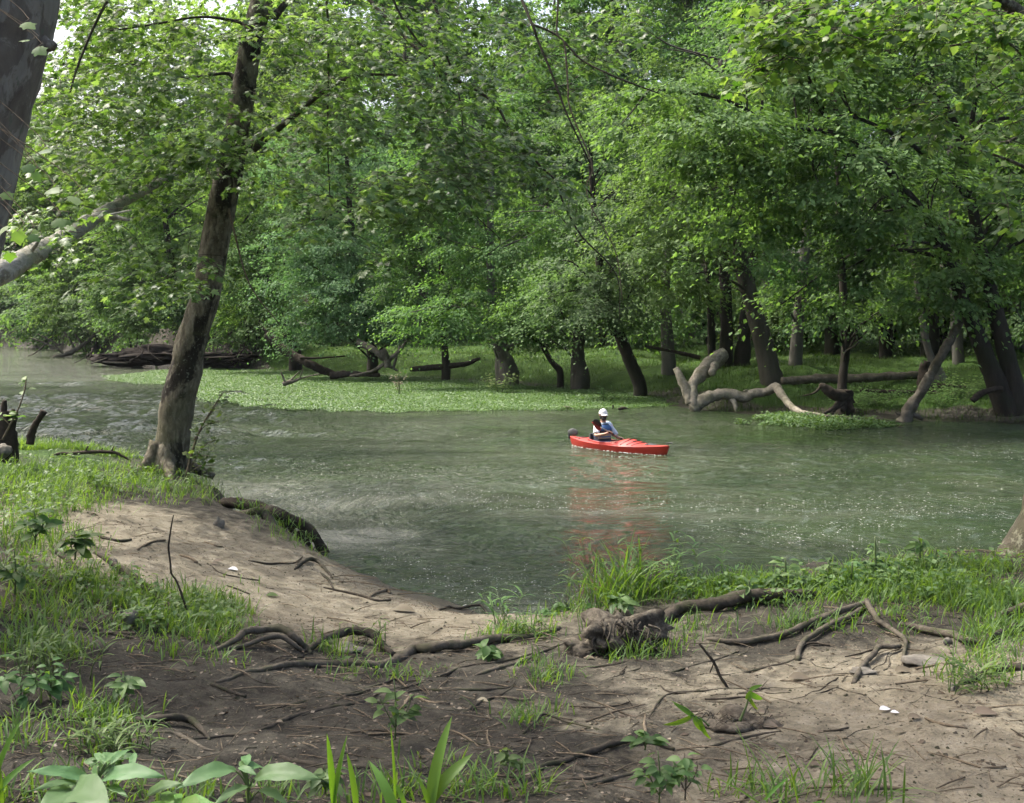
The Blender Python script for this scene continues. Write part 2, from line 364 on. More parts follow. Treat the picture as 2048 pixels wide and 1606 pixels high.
M['rotten'] = dead('rotten_wood', (.028,.023,.018), (.20,.175,.135), (.045,.037,.028), 32)
def flat(name, c, r=.5, spec=.5, **k):
    t = NT(name); return t.done(t.bsdf(c, r, spec=spec, **k))
M['litter'] = leaf_mat('dry_leaf', (.09,.055,.03), (.17,.13,.085), (.27,.22,.16), .15, tint=(1.2, 1., .7), clump=.1)
M['white'] = flat('white_scrap', (.8,.8,.82), .5)

def ground_mat():
    t = NT('ground'); a = t.n('ShaderNodeVertexColor', layer_name='zone'); s = t.n('ShaderNodeSeparateColor'); t.l(a.outputs[0], s.inputs[0])
    p = t.pos(); n0 = t.noise(p, 1.1, 5, .6, .3); n1 = t.noise(p, 7, 8, .68, .2); n2 = t.noise(p, 60, 5, .7)
    mud = t.ramp(n1, [(.30, (.028,.025,.020)), (.5, (.066,.060,.046)), (.72, (.135,.124,.096))])  # mud tones lowered so the colour carries part of the foreground shade
    sand = t.ramp(n1, [(.28, (.18,.158,.115)), (.5, (.31,.275,.20)), (.72, (.43,.39,.30))])
    f = t.math('ADD', s.outputs[0], t.math('MULTIPLY', t.math('SUBTRACT', n0, .5), 1.1))
    f = t.math('ADD', f, t.math('MULTIPLY', t.math('SUBTRACT', n1, .5), .6))
    c = t.mix(t.ramp(f, [(.30, 0.), (.72, 1.)]), mud, sand)
    c = t.mix(t.ramp(n2, [(.56, 0.), (.68, .7)]), c, (.045,.038,.029))                      # crumbs of soil and bark
    c = t.mix(t.ramp(t.noise(p, 85, 3, .6), [(.68, 0.), (.74, .7)]), c, (.46,.42,.34))   # pale grit
    grass = t.ramp(t.noise(p, 2.2, 7, .65), [(.3, (.030,.070,.012)), (.55, (.055,.115,.018)), (.75, (.085,.155,.025))])
    g = t.math('ADD', s.outputs[1], t.math('MULTIPLY', t.math('SUBTRACT', t.noise(p, .9, 6, .65), .5), 1.0))
    c = t.mix(t.ramp(g, [(.40, 0.), (.58, 1.)]), c, grass)
    c = t.mix(s.outputs[2], c, t.mix(1., c, (.36,.35,.33), 'MULTIPLY'))      # wet margin at the water line
    h = t.math('ADD', t.math('MULTIPLY', n1, .8), t.math('ADD', t.math('MULTIPLY', n2, .28), t.math('MULTIPLY', t.noise(p, 22, 6, .7, .6), .6)))
    return t.done(t.bsdf(c, t.ramp(s.outputs[2], [(0, .95), (1, .45)]), t.bump(h, 1.0, .05), spec=.2))
M['ground'] = ground_mat()
def water_mat():
    t = NT('river_water'); p = t.pos(); sx = t.n('ShaderNodeSeparateXYZ'); t.l(p, sx.inputs[0])
    warp = t.n('ShaderNodeTexNoise'); t.l(p, warp.inputs['Vector']); warp.inputs['Scale'].default_value = .12; warp.inputs['Detail'].default_value = 2
    vm = t.n('ShaderNodeVectorMath', operation='MULTIPLY_ADD'); t.l(warp.outputs['Color'], vm.inputs[0]); vm.inputs[1].default_value = (7, 7, 0); t.l(p, vm.inputs[2]); q = vm.outputs[0]
    big = t.noise(t.mapping(q, (.13, .42, 1)), 1, 4, .6)               # bands of wind and current
    # stronger riffle upstream (left) and beyond the kayak
    left = t.math('MULTIPLY', t.ramp(t.math('MULTIPLY_ADD', sx.outputs[0], -.05, .25), [(.3, 0.), (.75, 1.)]), 1.)
    yb = t.ramp(t.math('MULTIPLY', sx.outputs[1], .01), [(.10, .25), (.17, .75), (.22, 1.), (.40, .8), (.50, .22), (1., .12)])
    r1 = t.noise(t.mapping(q, (1.6, 3.6, 1)), 1, 3, .55, .4); r2 = t.noise(t.mapping(q, (6, 13, 1)), 1, 3, .6, .3); r3 = t.noise(t.mapping(p, (24, 40, 1)), 1, 2, .6)
    amp = t.math('MULTIPLY', yb, t.math('ADD', t.math('MULTIPLY', left, 2.2), t.ramp(big, [(.36, .12), (.66, 1.)])))
    h = t.math('ADD', t.math('MULTIPLY', r1, .16), t.math('ADD', t.math('MULTIPLY', r2, .16), t.math('MULTIPLY', r3, .05)))
    h = t.math('MULTIPLY', h, t.math('ADD', amp, .18))
    murk = t.mix(t.ramp(t.noise(q, .22, 3, .6), [(.35, 0.), (.65, 1.)]), (.024,.046,.014), (.044,.068,.024))
    # pale scum lying in the slack water by the near bank
    v = t.n('ShaderNodeVectorMath', operation='DISTANCE'); t.l(t.mapping(q, (1., .55, 0)), v.inputs[0]); v.inputs[1].default_value = (.4, 10.2, 0)
    sw = t.noise(t.mapping(q, (.7, 1.9, 1), (0, 0, .5)), 1.2, 6, .65, 1.2)
    attr = t.n('ShaderNodeVertexColor', layer_name='scum'); sa = t.n('ShaderNodeSeparateColor'); t.l(attr.outputs[0], sa.inputs[0])
    f = t.math('MULTIPLY', sa.outputs[0], t.ramp(sw, [(.30, .25), (.62, 1.)]))
    f = t.math('MULTIPLY', f, t.ramp(t.noise(p, 22, 5, .7), [(.3, .6), (.6, 1.)]))
    band = t.ramp(t.noise(t.mapping(q, (.16, .5, 1), (0, 0, .12)), 1, 4, .6, .6), [(.38, 0.), (.60, 1.)])
    zone = t.ramp(t.math('MULTIPLY', sx.outputs[1], .01), [(.08, .35), (.12, .8), (.16, 1.), (.24, .8), (.30, .25), (.4, .0)])
    fl = t.math('MAXIMUM', t.ramp(t.noise(t.mapping(q, (5, 2.2, 1)), 1, 6, .78), [(.53, 0.), (.60, 1.)]), t.ramp(t.noise(p, 30, 3, .7), [(.58, 0.), (.62, 1.)]))
    film = t.math('MULTIPLY', t.math('MULTIPLY', fl, t.math('ADD', t.math('MULTIPLY', band, .20), .035)), zone)      # seed fluff and froth drifting in bands
    murk = t.mix(film, murk, (.38,.46,.43))
    c = t.mix(f, murk, (.40,.40,.33)); rough = t.math('ADD', t.math('MULTIPLY', f, .5), t.math('ADD', t.math('MULTIPLY', t.math('MINIMUM', amp, 1.5), .04), .04))
    return t.done(t.bsdf(c, rough, t.bump(h, 1.0, 1.0), spec=.5, IOR=1.333))
M['water'] = water_mat()
# ------------------------------------------------------------ ground and water
def ripple_amp(x, y):
    # how rough the river is: a riffle upstream and behind the kayak, slack water by the near bank and in the lee of the far bank
    big = fbm2(x*.10+3, y*.30, 49, 3)
    base = np.interp(y, [9, 12, 16, 20, 26, 31, 40, 52, 70, 130], [.4, .5, .75, 1.0, 1.0, .5, .4, .3, .2, .2])
    left = sm((-x/np.maximum(y, 1)-.05)/.25)*np.interp(y, [17, 25, 46, 54], [.2, 1, 1, .0])
    return base*(.35+1.1*sm((big-.35)/.3))+3.6*left*(.35+1.1*sm((big-.40)/.16))
def build_ground():
    ys = np.concatenate([np.linspace(-8, 2.6, 24)[:-1], np.arange(2.6, 13, .05), np.geomspace(13, 60, 230), np.geomspace(61, 420, 110)[1:]])
    u = np.concatenate([np.linspace(-2.6, -.62, 60)[:-1], np.linspace(-.62, .62, 480), np.linspace(.62, 2.6, 60)[1:]])
    Y, U = np.meshgrid(ys, u, indexing='ij'); X = U*(np.maximum(Y, 0)+3.5+np.maximum(-Y, 0)*.6)
    Z = hz(X.ravel(), Y.ravel()).reshape(X.shape)
    nr, nc = X.shape; V = np.stack([X, Y, Z], -1).reshape(-1, 3)
    i = np.arange(nr-1)[:, None]*nc; j = np.arange(nc-1)[None]
    F = np.stack([i+j, i+j+1, i+nc+j+1, i+nc+j], -1).reshape(-1, 4)
    me = nmesh('ground', V, [F], True); me.materials.append(M['ground'])
    x, y, z = V.T; far = y > np.interp(x, NEAR[:, 0], NEAR[:, 1])+3
    g = lambda cx, cy, rx, ry: np.exp(-((x-cx)/rx)**2-((y-cy)/ry)**2)
    sand = .05+.5*g(-3.9, 10.3, 1.0, 1.6)+1.15*g(-1.2, 9.4, 2.4, 1.9)+.5*g(-3, 9.8, 1.6, 1.4)+1.05*g(2.5, 4.7, 1.7, 1.5)+.55*g(2.2, 6.6, 1.5, .7)+.25*g(.6, 5.7, 1, .5)
    dfar = sdist(FAR, x, y, False)
    left = sm((-11-x)/5)
    grass = np.where(far, .75*sm((dfar-.9*(1-left)*sm((x-4)/2)-1.6*left)/1.0)*(1-.65*sm((-14-x)/6)), .35*g(-5.2, 10.5, 1.0, 2.0)+.5*g(-5.5, 14, 2, 3)+.4*g(-8.5, 17, 3.2, 3)+.4*g(3.6, 9.3, 2.6, .6)+.3*g(-2.6, 7.2, .8, .7))
    wet = sm((.13-z)/.12)
    col = np.stack([np.where(far, .05-.5*sm(left), sand), grass, wet, np.ones_like(x)], -1).astype(np.float32)  # left cut bank pushed to dark mud, shade of its overhang in colour
    a = me.color_attributes.new('zone', 'FLOAT_COLOR', 'POINT'); a.data.foreach_set('color', col.ravel())
    tag(link('ground', me), kind='structure')
    ys = np.concatenate([np.linspace(-8, 8.6, 6), np.arange(8.7, 17, .065), np.arange(17, 34, .085), np.geomspace(34.1, 60, 190), np.geomspace(60.4, 130, 160), np.geomspace(131, 420, 30)]); u = np.concatenate([np.linspace(-2.6, -.64, 40)[:-1], np.linspace(-.64, .64, 460), np.linspace(.64, 2.6, 40)[1:]])
    Y, U = np.meshgrid(ys, u, indexing='ij'); X = U*(np.maximum(Y, 0)+4)
    x, y = X.ravel(), Y.ravel(); wx = x+(fbm2(x*.3, y*.3, 41, 3)-.5)*3; wy = y+(fbm2(x*.3, y*.3, 43, 3)-.5)*3
    A = ripple_amp(x, y)
    c1, s1 = math.cos(.5), math.sin(.5)
    h = (fbm2((wx*c1-wy*s1)*1.0, (wx*s1+wy*c1)*1.9, 45, 2)-.5)*.11+(fbm2((wx*c1+wy*s1)*2.6, (-wx*s1+wy*c1)*4.2, 47, 2)-.5)*.050
    V = np.stack([x, y, A*h*.5], -1); nr, nc = X.shape; i = np.arange(nr-1)[:, None]*nc; j = np.arange(nc-1)[None]
    me = nmesh('river_water', V, [np.stack([i+j, i+j+1, i+nc+j+1, i+nc+j], -1).reshape(-1, 4)], True); me.materials.append(M['water'])
    x, y, z = V.T; wx = x+(fbm2(x*.7, y*.7, 61, 3)-.5)*1.2; wy = y+(fbm2(x*.6, y*.6, 67, 3)-.5)*1.6
    gg = lambda cx, cy, rx, ry: np.exp(-((wx-cx)/rx)**2-((wy-cy)/ry)**2)
    sc = 1.1*gg(-1.9, 13.3, .6, .7)+.45*gg(-2.9, 15.2, 1.0, 1.3)+.45*gg(-4.2, 17.6, 1.2, .5)+.35*gg(-2.0, 16.5, 2.2, .5)+.25*gg(1.5, 15.2, 3.2, .35)+.35*gg(.2, 10.2, .7, .35)
    col = np.stack([sc]*3+[np.ones_like(x)], -1).astype(np.float32).clip(0, 1)
    a = me.color_attributes.new('scum', 'FLOAT_COLOR', 'POINT'); a.data.foreach_set('color', col.ravel())
    tag(link('river_water', me), kind='structure')
build_ground()

# ------------------------------------------------------------ grass, weeds, litter: what nobody could count
def stuff(name, T_list, pts, d, n, size, mat, smooth=False, wscale=1.0, label=None):
    mb = MB(); k = rng.integers(0, len(T_list), len(pts)); size = np.broadcast_to(size, (len(pts),)); wscale = np.broadcast_to(wscale, (len(pts),))
    for i, T in enumerate(T_list):
        s = k == i
        if s.any(): mb.add(*scatter(T, pts[s], d[s], n[s], size[s], wscale[s]))
    o = mb.build(name, mat, None, smooth); tag(o, kind='stuff', label=label); return o
def tilt(N, amt, lean=(0, 0)):
    a = rng.uniform(0, 2*PI, N); r = np.abs(rng.normal(0, amt, N))
    d = np.stack([np.cos(a)*r+lean[0], np.sin(a)*r+lean[1], np.ones(N)], -1); n = np.stack([np.cos(a), np.sin(a), -.1*np.ones(N)], -1); return unit(d), -n
BL = [t_blade(5, .035, b) for b in (.12, .3, .55, .8)]
BLT = (np.array([(-.05, 0, 0), (.05, 0, 0), (.0, .95, -.2)]), [np.array([(0, 1, 2)])])

# near grass: patches as (pixel x, pixel y, rx, ry, blades, blade length)
PATCH = [(90,960,110,35,1500,.20),(240,960,90,30,1100,.17),(350,965,60,22,500,.16),(90,1010,100,30,1100,.17),(50,1060,70,40,800,.16),(260,995,110,14,420,.13),(420,985,50,20,350,.16),(130,1085,80,30,420,.12),
  (90,1150,100,50,700,.16),(220,1190,90,30,620,.15),(340,1218,90,24,800,.17),(420,1235,70,28,900,.14),(300,1258,100,22,520,.13),(60,1230,70,40,300,.15),(160,1225,80,22,300,.13),(440,1270,60,20,300,.13),
  (50,1290,60,30,260,.17),(110,1310,40,20,200,.16),(430,1320,50,14,90,.10),(340,1300,60,15,120,.12),
  (1600,1175,330,16,1700,.14),(1450,1190,120,16,600,.14),(1760,1185,220,20,1100,.15),(1950,1200,120,26,900,.17),(1260,1180,90,22,700,.30),(1240,1200,60,20,250,.45),(1500,1200,200,18,500,.15),(1130,1225,50,18,140,.18),
  (1640,1250,60,12,170,.14),(1900,1142,140,14,900,.15),(1780,1152,120,10,500,.15),(1850,1215,150,22,380,.14),(1990,1300,60,40,260,.17),(1950,1365,50,18,90,.2),(2010,1260,50,25,300,.18),(1590,1255,30,25,90,.18),(1400,1270,60,25,160,.12),(1290,1305,60,18,250,.16),(1230,1300,40,16,120,.17),
  (1090,1345,45,25,190,.10),(1060,1430,45,22,170,.10),(700,1300,80,15,120,.16),(640,1090,30,25,130,.14),(570,1050,50,20,160,.13),(600,1070,50,20,160,.13),(830,1345,80,18,80,.10),(720,1350,60,16,90,.11),(1010,1280,60,14,140,.20),(1060,1275,35,12,60,.2),
  (200,1450,50,30,150,.13),(130,1420,50,30,50,.13),(50,1480,60,40,90,.14),(220,1500,50,20,80,.10),(260,1440,60,30,90,.1),(780,1595,130,16,110,.12),(1000,1590,110,14,110,.12),(900,1535,110,16,40,.10),(600,1595,110,12,90,.11),(350,1595,150,12,120,.12),(120,1595,110,14,110,.13),
  (1700,1590,60,16,60,.2),(1500,1595,90,14,70,.14),(1560,1590,50,14,22,.24),(250,880,90,14,500,.14),(60,888,90,12,700,.14),(120,905,120,12,800,.15),(20,920,60,16,500,.16),(200,905,100,10,600,.15),(470,1165,60,20,40,.08),(1800,1260,60,20,90,.12)]
def near_grass():
    pts, L = [], []
    for cx, cy, rx, ry, n, l in PATCH:
        k = max(4, int(n*(.72 if cx < 500 and 940 < cy < 1330 else 1))//9); a = rng.uniform(0, 2*PI, k); r = np.sqrt(rng.uniform(0, 1, k))
        for ax, ay in zip(cx+np.cos(a)*r*rx, cy+np.sin(a)*r*ry):
            if cy < 935: c = P(ax, ay, 16.3 if cy < 900 else 15.6); c[2] = max(0.05, float(hz(c[0], c[1])))
            else:
                Yd = G(ax, ay)
                c = Yd
            if c[2] < .03 or c[1] > 25: continue
            m = rng.integers(5, 14); q = c[:2]+rng.normal(0, .035+.006*c[1], (m, 2)); pts.append(q); L.append(np.full(m, l)*rng.uniform(.4, 1.45)*rng.uniform(.6, 1.15, m))
    q = np.vstack(pts); L = np.concatenate(L); z = hz(q[:, 0], q[:, 1]); ok = z > .02; q, L, z = q[ok], L[ok], z[ok]
    d, n = tilt(len(q), .35, (.05, -.02))
    tag(stuff('grass', BL, np.column_stack([q, z-.01]), d, n, L, M['grass'], wscale=np.clip(.12/L, .4, 1.6)), label='fresh green grass growing in tufts on the near bank')
near_grass()
def near_weeds():
    # small broad-leaved seedlings and creepers mixed through the grass
    pts = []; L = []
    for cx, cy, rx, ry, n, l in PATCH:
        if n < 450: continue
        k = n//11; a = rng.uniform(0, 2*PI, k); r = np.sqrt(rng.uniform(0, 1, k))
        for ax, ay in zip((cx+np.cos(a)*r*rx)[:k//4], (cy+np.sin(a)*r*ry)[:k//4]):
            if cy < 935: continue
            c = G(ax, ay)
            if c[2] < .1 or c[1] > 20: continue
            pts.append(c); L.append(l)
    c = np.array(pts); L = np.array(L); k = 9
    q = np.repeat(c, k, 0); h = np.repeat(L, k)*rng.uniform(.2, .9, len(q)); off = rng.normal(0, .045, (len(q), 2))
    z = hz(q[:, 0]+off[:, 0], q[:, 1]+off[:, 1])+h
    a = rng.uniform(0, 2*PI, len(q)); d = np.stack([np.cos(a), np.sin(a), rng.uniform(-.3, .6, len(q))], -1); n = np.stack([.3*np.cos(a+1), .3*np.sin(a+1), np.ones(len(q))], -1)
    stuff('ground_cover', [t_lance(4, .22, .25), T_KITE], np.column_stack([q[:, :2]+off, z]), d, n, rng.uniform(.03, .075, len(q)), M['weed'], label='small leafy ground cover among the near grass')
near_weeds()
def far_grass():
    N = 210000; x = rng.uniform(-22, 24, N); y = rng.uniform(26, 62, N); u = x/y; df = sdist(FAR, x, y, False)
    ok = (np.abs(u) < .56) & (df > .1) & (df < 26) & (rng.uniform(0, 1, N) < np.where(df < 10, 1., .45)) & (fbm2(x*.5, y*.5, 71, 3) > .34) & (x > -13-rng.uniform(0, 4, N))
    x, y = x[ok], y[ok]; z = hz(x, y); d, n = tilt(len(x), .5)
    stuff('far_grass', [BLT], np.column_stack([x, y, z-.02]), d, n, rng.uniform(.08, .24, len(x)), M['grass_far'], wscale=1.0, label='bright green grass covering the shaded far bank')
far_grass()
def inpoly(x, y, poly):
    r = np.zeros(len(x), bool); p = np.asarray(poly)
    for i in range(len(p)):
        a, b = p[i], p[i-1]
        if a[1] == b[1]: continue
        c = (a[1] > y) != (b[1] > y); xx = (b[0]-a[0])*(y-a[1])/(b[1]-a[1])+a[0]; r ^= c & (x < xx)
    return r
def on_water(px, py):
    Y = EYE*FPX/(py-HZ); return ((px-1024)/FPX*Y, Y)
def weed_mat(name, outline, dens, seed, label, z=.06, size=(.05, .12)):
    p = np.array([on_water(a, b) for a, b in outline]); lo, hi = p.min(0)-1, p.max(0)+1; N = int(dens*np.prod(hi-lo)); x = rng.uniform(lo[0], hi[0], N); y = rng.uniform(lo[1], hi[1], N)
    wx = x+(fbm2(x*.9, y*.9, seed, 4)-.5)*2.0; wy = y+(fbm2(x*.9, y*.9, seed+5, 4)-.5)*2.0
    ok = inpoly(wx, wy, p); x, y = x[ok], y[ok]; n = len(x); th = vn2(x*1.1, y*1.1, seed+9)
    a = rng.uniform(0, 2*PI, n); d = np.stack([np.cos(a), np.sin(a), rng.uniform(-.1, .9, n)], -1); nn = np.stack([.4*np.cos(a+2), .4*np.sin(a+2), np.ones(n)], -1)
    o = stuff(name, [T_KITE, t_lance(3, .3, .2)], np.column_stack([x, y, .005+z*rng.uniform(0, 1, n)**1.5*(.4+1.2*th)]), d, nn, rng.uniform(*size, n), M['mat_leaf'], wscale=1.5, label=label)
    return o
weed_mat('water_weed', [(212,752),(330,741),(470,738),(640,738),(800,752),(960,766),(1150,778),(1330,795),(1370,812),(1250,818),(1130,822),(980,823),(820,824),(640,824),(520,815),(430,806),(380,792),(370,772),(290,768),(225,764)], 700, 81,
         'broad floating mat of bright green water weed along the far bank', .07, (.03, .065))
weed_mat('water_weed', [(1500,846),(1560,836),(1620,833),(1690,842),(1760,852),(1700,856),(1600,858),(1520,854)], 650, 85, 'small separate patch of water weed below the driftwood', .14, (.04, .09))

def specks():
    # fluff and pollen drifting on the slow water, gathered into curved drifts
    N = 150000; y = 9+18*rng.uniform(0, 1, N)**1.35; x = rng.uniform(-.45, .62, N)*(y+2)
    wx = x+(fbm2(x*.25, y*.25, 91, 3)-.5)*5; wy = y+(fbm2(x*.25, y*.25, 95, 3)-.5)*5
    dn = fbm2(wx*.35, wy*1.1, 97, 4)+.10*np.sin(wy*1.6+wx*.35)
    pr = sm((dn-.40)/.25)*np.interp(y, [9, 11, 15, 20, 27], [.22, .45, .8, .45, .14])*np.interp(x/y, [-.35, -.15, .1, .35, .5], [.6, .9, 1, .8, .5])
    ok = (rng.uniform(0, 1, N) < pr*.55) & (sdist(NEAR, x, y, True) < -.05)
    x, y = x[ok], y[ok]; n = len(x)
    s = .85*np.clip(rng.lognormal(math.log(.0125), .45, n), .005, .035)*(.45+y*.035); mb = MB()
    a = rng.uniform(0, PI, n); d = np.stack([np.cos(a), np.sin(a), .0*a], -1); nn = np.tile([0, 0, 1.], (n, 1))
    T = (np.array([(-.5, -.3, 0), (.2, -.5, 0), (.55, 0, .02), (.3, .5, 0), (-.4, .4, 0), (0, 0, .04)]), [np.array([(0,1,5),(1,2,5),(2,3,5),(3,4,5),(4,0,5)])])
    o = stuff('drifting_fluff', [T], np.column_stack([x, y, np.full(n, .004)]), d, nn, s, M['foam'], label='white seed fluff drifting on the slow water')
t = NT('fluff'); M['foam'] = t.done(t.bsdf((.50,.52,.47), .8))
specks()
def litter():
    N = 15000
    y = 2.9+8.5*rng.uniform(0, 1, N)**.8; x = rng.uniform(-.5, .5, N)*y; z = hz(x, y); ok = z > .06; x, y, z = x[ok], y[ok], z[ok]
    m = vn2(x*1.3, y*1.3, 44); ok = rng.uniform(0, 1, len(x)) < .25+.75*m; x, y, z = x[ok], y[ok], z[ok]; n = len(x)
    a = rng.uniform(0, 2*PI, n); d = np.stack([np.cos(a), np.sin(a), rng.uniform(-.1, .15, n)], -1); nn = np.stack([rng.normal(0, .25, n), rng.normal(0, .25, n), np.ones(n)], -1)
    stuff('leaf_litter', [T_KITE, t_lance(3, .25, .25)], np.column_stack([x, y, z+.004]), d, nn, np.clip(rng.lognormal(math.log(.017), .45, n), .006, .07), M['litter'], label='scattered dry leaf bits and bark crumbs on the near bank')
    N = 16000; y = 2.9+8.0*rng.uniform(0, 1, N)**.8; x = rng.uniform(-.5, .5, N)*y; z = hz(x, y); ok = z > .06; x, y, z = x[ok], y[ok], z[ok]; n = len(x)
    T = (np.array([(-.5,-.4,0),(.45,-.5,0),(.5,.45,0),(-.4,.5,0),(-.2,-.1,.45),(.25,.15,.5)]), [np.array([(0,1,5,4),(2,3,4,5)]), np.array([(1,2,5),(3,0,4)])])
    a = rng.uniform(0, 2*PI, n); d = np.stack([np.cos(a), np.sin(a), rng.uniform(-.2, .2, n)], -1)
    stuff('soil_crumb', [T], np.column_stack([x, y, z-.002]), d, np.tile([0, 0, 1.], (n, 1)), np.clip(rng.lognormal(math.log(.008), .45, n), .003, .03), M['root_dark'], label='dark crumbs of soil on the near bank')
    # twig scraps too many and too small to count
    N = 4500; y = 2.9+8.5*rng.uniform(0, 1, N)**.9; x = rng.uniform(-.5, .5, N)*y; z = hz(x, y); ok = (z > .06) & (rng.uniform(0, 1, N) < .3+.7*sm((vn2(x*1.1, y*1.1, 46)-.35)/.3)); x, y, z = x[ok], y[ok], z[ok]; n = len(x)
    T = (np.array([(-.018,0,0),(.018,0,0),(0,0,.03),(-.016,.5,.02),(.02,.5,.02),(.0,.5,.05),(.02,1,0),(.03,1,.0),(.025,1,.015)]), [np.array([(0,1,4,3),(1,2,5,4),(2,0,3,5),(3,4,7,6),(4,5,8,7),(5,3,6,8)])])
    a = rng.uniform(0, 2*PI, n); d = np.stack([np.cos(a), np.sin(a)*.7, rng.uniform(-.08, .12, n)], -1)
    stuff('twig_litter', [T], np.column_stack([x, y, z+.004]), d, np.tile([0, 0, 1.], (n, 1)), np.clip(rng.lognormal(math.log(.09), .55, n), .03, .35), M['twig'], label='short dry twig scraps strewn over the near bank')
litter()
# ------------------------------------------------------------ trees
def spray_leaves(cen, out, R, nleaf, lsize, droop=.45, flat=.17, tiltj=.36):
    """flattened drooping sprays of leaves; cen (n,3), out (n,3) outward directions, R (n,) sizes"""
    n = len(cen); k = nleaf; o = out.copy(); o[:, 2] *= .3; o = unit(o); s = unit(np.cross(o, np.tile([0, 0, 1.], (n, 1))))
    u = rng.normal(0, .5, (n, k)); v = rng.normal(0, .42, (n, k)); w = rng.normal(0, 1, (n, k))*flat
    # leaves gather on a few twigs within each spray
    tw = rng.integers(0, 7, (n, k)); ang = (tw-3)*.33; rr = np.abs(u)*1.3
    u2 = rr*np.cos(ang)*1.15-.35; v2 = rr*np.sin(ang)+v*.22
    p = cen[:, None]+R[:, None, None]*(u2[..., None]*o[:, None]+v2[..., None]*s[:, None])
    p[..., 2] += R[:, None]*(w*.6-droop*np.maximum(u2, 0)**2-droop*.4*v2**2)
    N = n*k; a = rng.uniform(0, 2*PI, (n, k))
    d = o[:, None]*(.9+0*a[..., None])+np.stack([np.cos(a)*.8, np.sin(a)*.8, -.35-.4*rng.uniform(0, 1, (n, k))], -1)
    nn = np.stack([rng.normal(0, tiltj, (n, k)), rng.normal(0, tiltj, (n, k)), np.ones((n, k))], -1)+o[:, None]*.35
    sz = lsize*rng.uniform(.45, 1.5, N)
    return p.reshape(-1, 3), d.reshape(-1, 3), nn.reshape(-1, 3), sz
def crown_mesh(ells, lsize=.11, nleaf=120, dens=3.0, srad=(.55, 1.15), T=T_KITE, seed=0, shell=.45, holes=.42, hs=.45, twigs=None):
    """ells: (centre xyz, radii xyz) blobs of the crown"""
    CC, OO = [], []
    for c, r in ells:
        c = np.array(c, float); r = np.array(r, float); n = int(dens*PI*max(r[0], r[1])*r[2]*1.7)+3
        q = unit(rng.normal(0, 1, (n, 3)))*rng.uniform(0, 1, (n, 1))**shell; p = c+q*r
        ok = vn3(p*hs+seed*7.7, seed+3) > holes*.95; ok[:2] = True; CC.append(p[ok]); OO.append(unit(q[ok]*r+np.array([0, 0, .01])))
    cen = np.vstack(CC); out = np.vstack(OO); R = rng.uniform(*srad, len(cen))
    p, d, n, s = spray_leaves(cen, out, R, nleaf, lsize)
    return scatter(T, p, d, n, s), cen, out, R
def limbs_to(mb, start, cen, k, r0, seed=0, segs=5):
    """thin branches from points of the trunk out to some sprays"""
    idx = rng.choice(len(cen), min(k, len(cen)), replace=False)
    for i in idx:
        c = cen[i]; dd = np.linalg.norm(start-c+np.array([0, 0, 1.2]), axis=1); a = start[np.argmin(dd)]
        L = np.linalg.norm(c-a)
        if L < .4: continue
        m = (a+c)/2+np.array([0, 0, .12*L])+rng.normal(0, .08*L, 3); r = min(r0, .012+.012*L)
        mb.add(*tube([a, (a+m)/2+rng.normal(0, .03*L, 3), m, c], [r, r*.8, r*.6, r*.2], segs, 3))
def tree_things(name, trunks, crowns, Y, label, bark, leaf, group=None, cat='tree', seed=0, root=None, extra=None, nbr=30, **kw):
    """trunks: lists of (px, py, width px[, dY]); crowns: (px, py, rx, ry[, dY, rY]); all around distance Y"""
    t0 = trunks[0][0]
    base = P(t0[0], t0[1], Y); base[2] = float(hz(base[0], base[1]))-.05
    e = empty(name, base); tag(e, label, cat, group)
    mb = MB(); allp = []
    for ti, tr in enumerate(trunks):
        p = np.array([P(a[0], a[1], Y+(a[3] if len(a) > 3 else 0)) for a in tr]); r = np.array([a[2]*.43/FPX*Y for a in tr])
        if ti == 0 or (abs(tr[0][1]-t0[1]) < 40): 
            g = float(hz(p[0][0], p[0][1])); p = np.vstack([[p[0][0], p[0][1], min(g, p[0][2])-.25], p]); r = np.r_[r[0]*1.05, r]
        q = catmull(np.hstack([p, r[:, None]]), 5); allp.append(q[:, :3])
        mb.add(*tube(p-base, r, 10, 6, .10, seed+ti))
    allp = np.vstack(allp)
    ells = []
    for c in crowns:
        dY = c[4] if len(c) > 4 else 0; rY = c[5] if len(c) > 5 else max(1.2, c[2]/FPX*Y*.6)
        ells.append((P(c[0], c[1], Y+dY), (c[2]/FPX*Y, rY, c[3]/FPX*Y)))
    (V, F), cen, out, R = crown_mesh(ells, seed=seed, **kw)
    if nbr: limbs_to(mb, allp-base, cen-base, nbr, .07, seed)
    mb.build('trunk', M[bark], e)
    MB().add(V-base, F).build('crown', M[leaf], e, False)
    return e

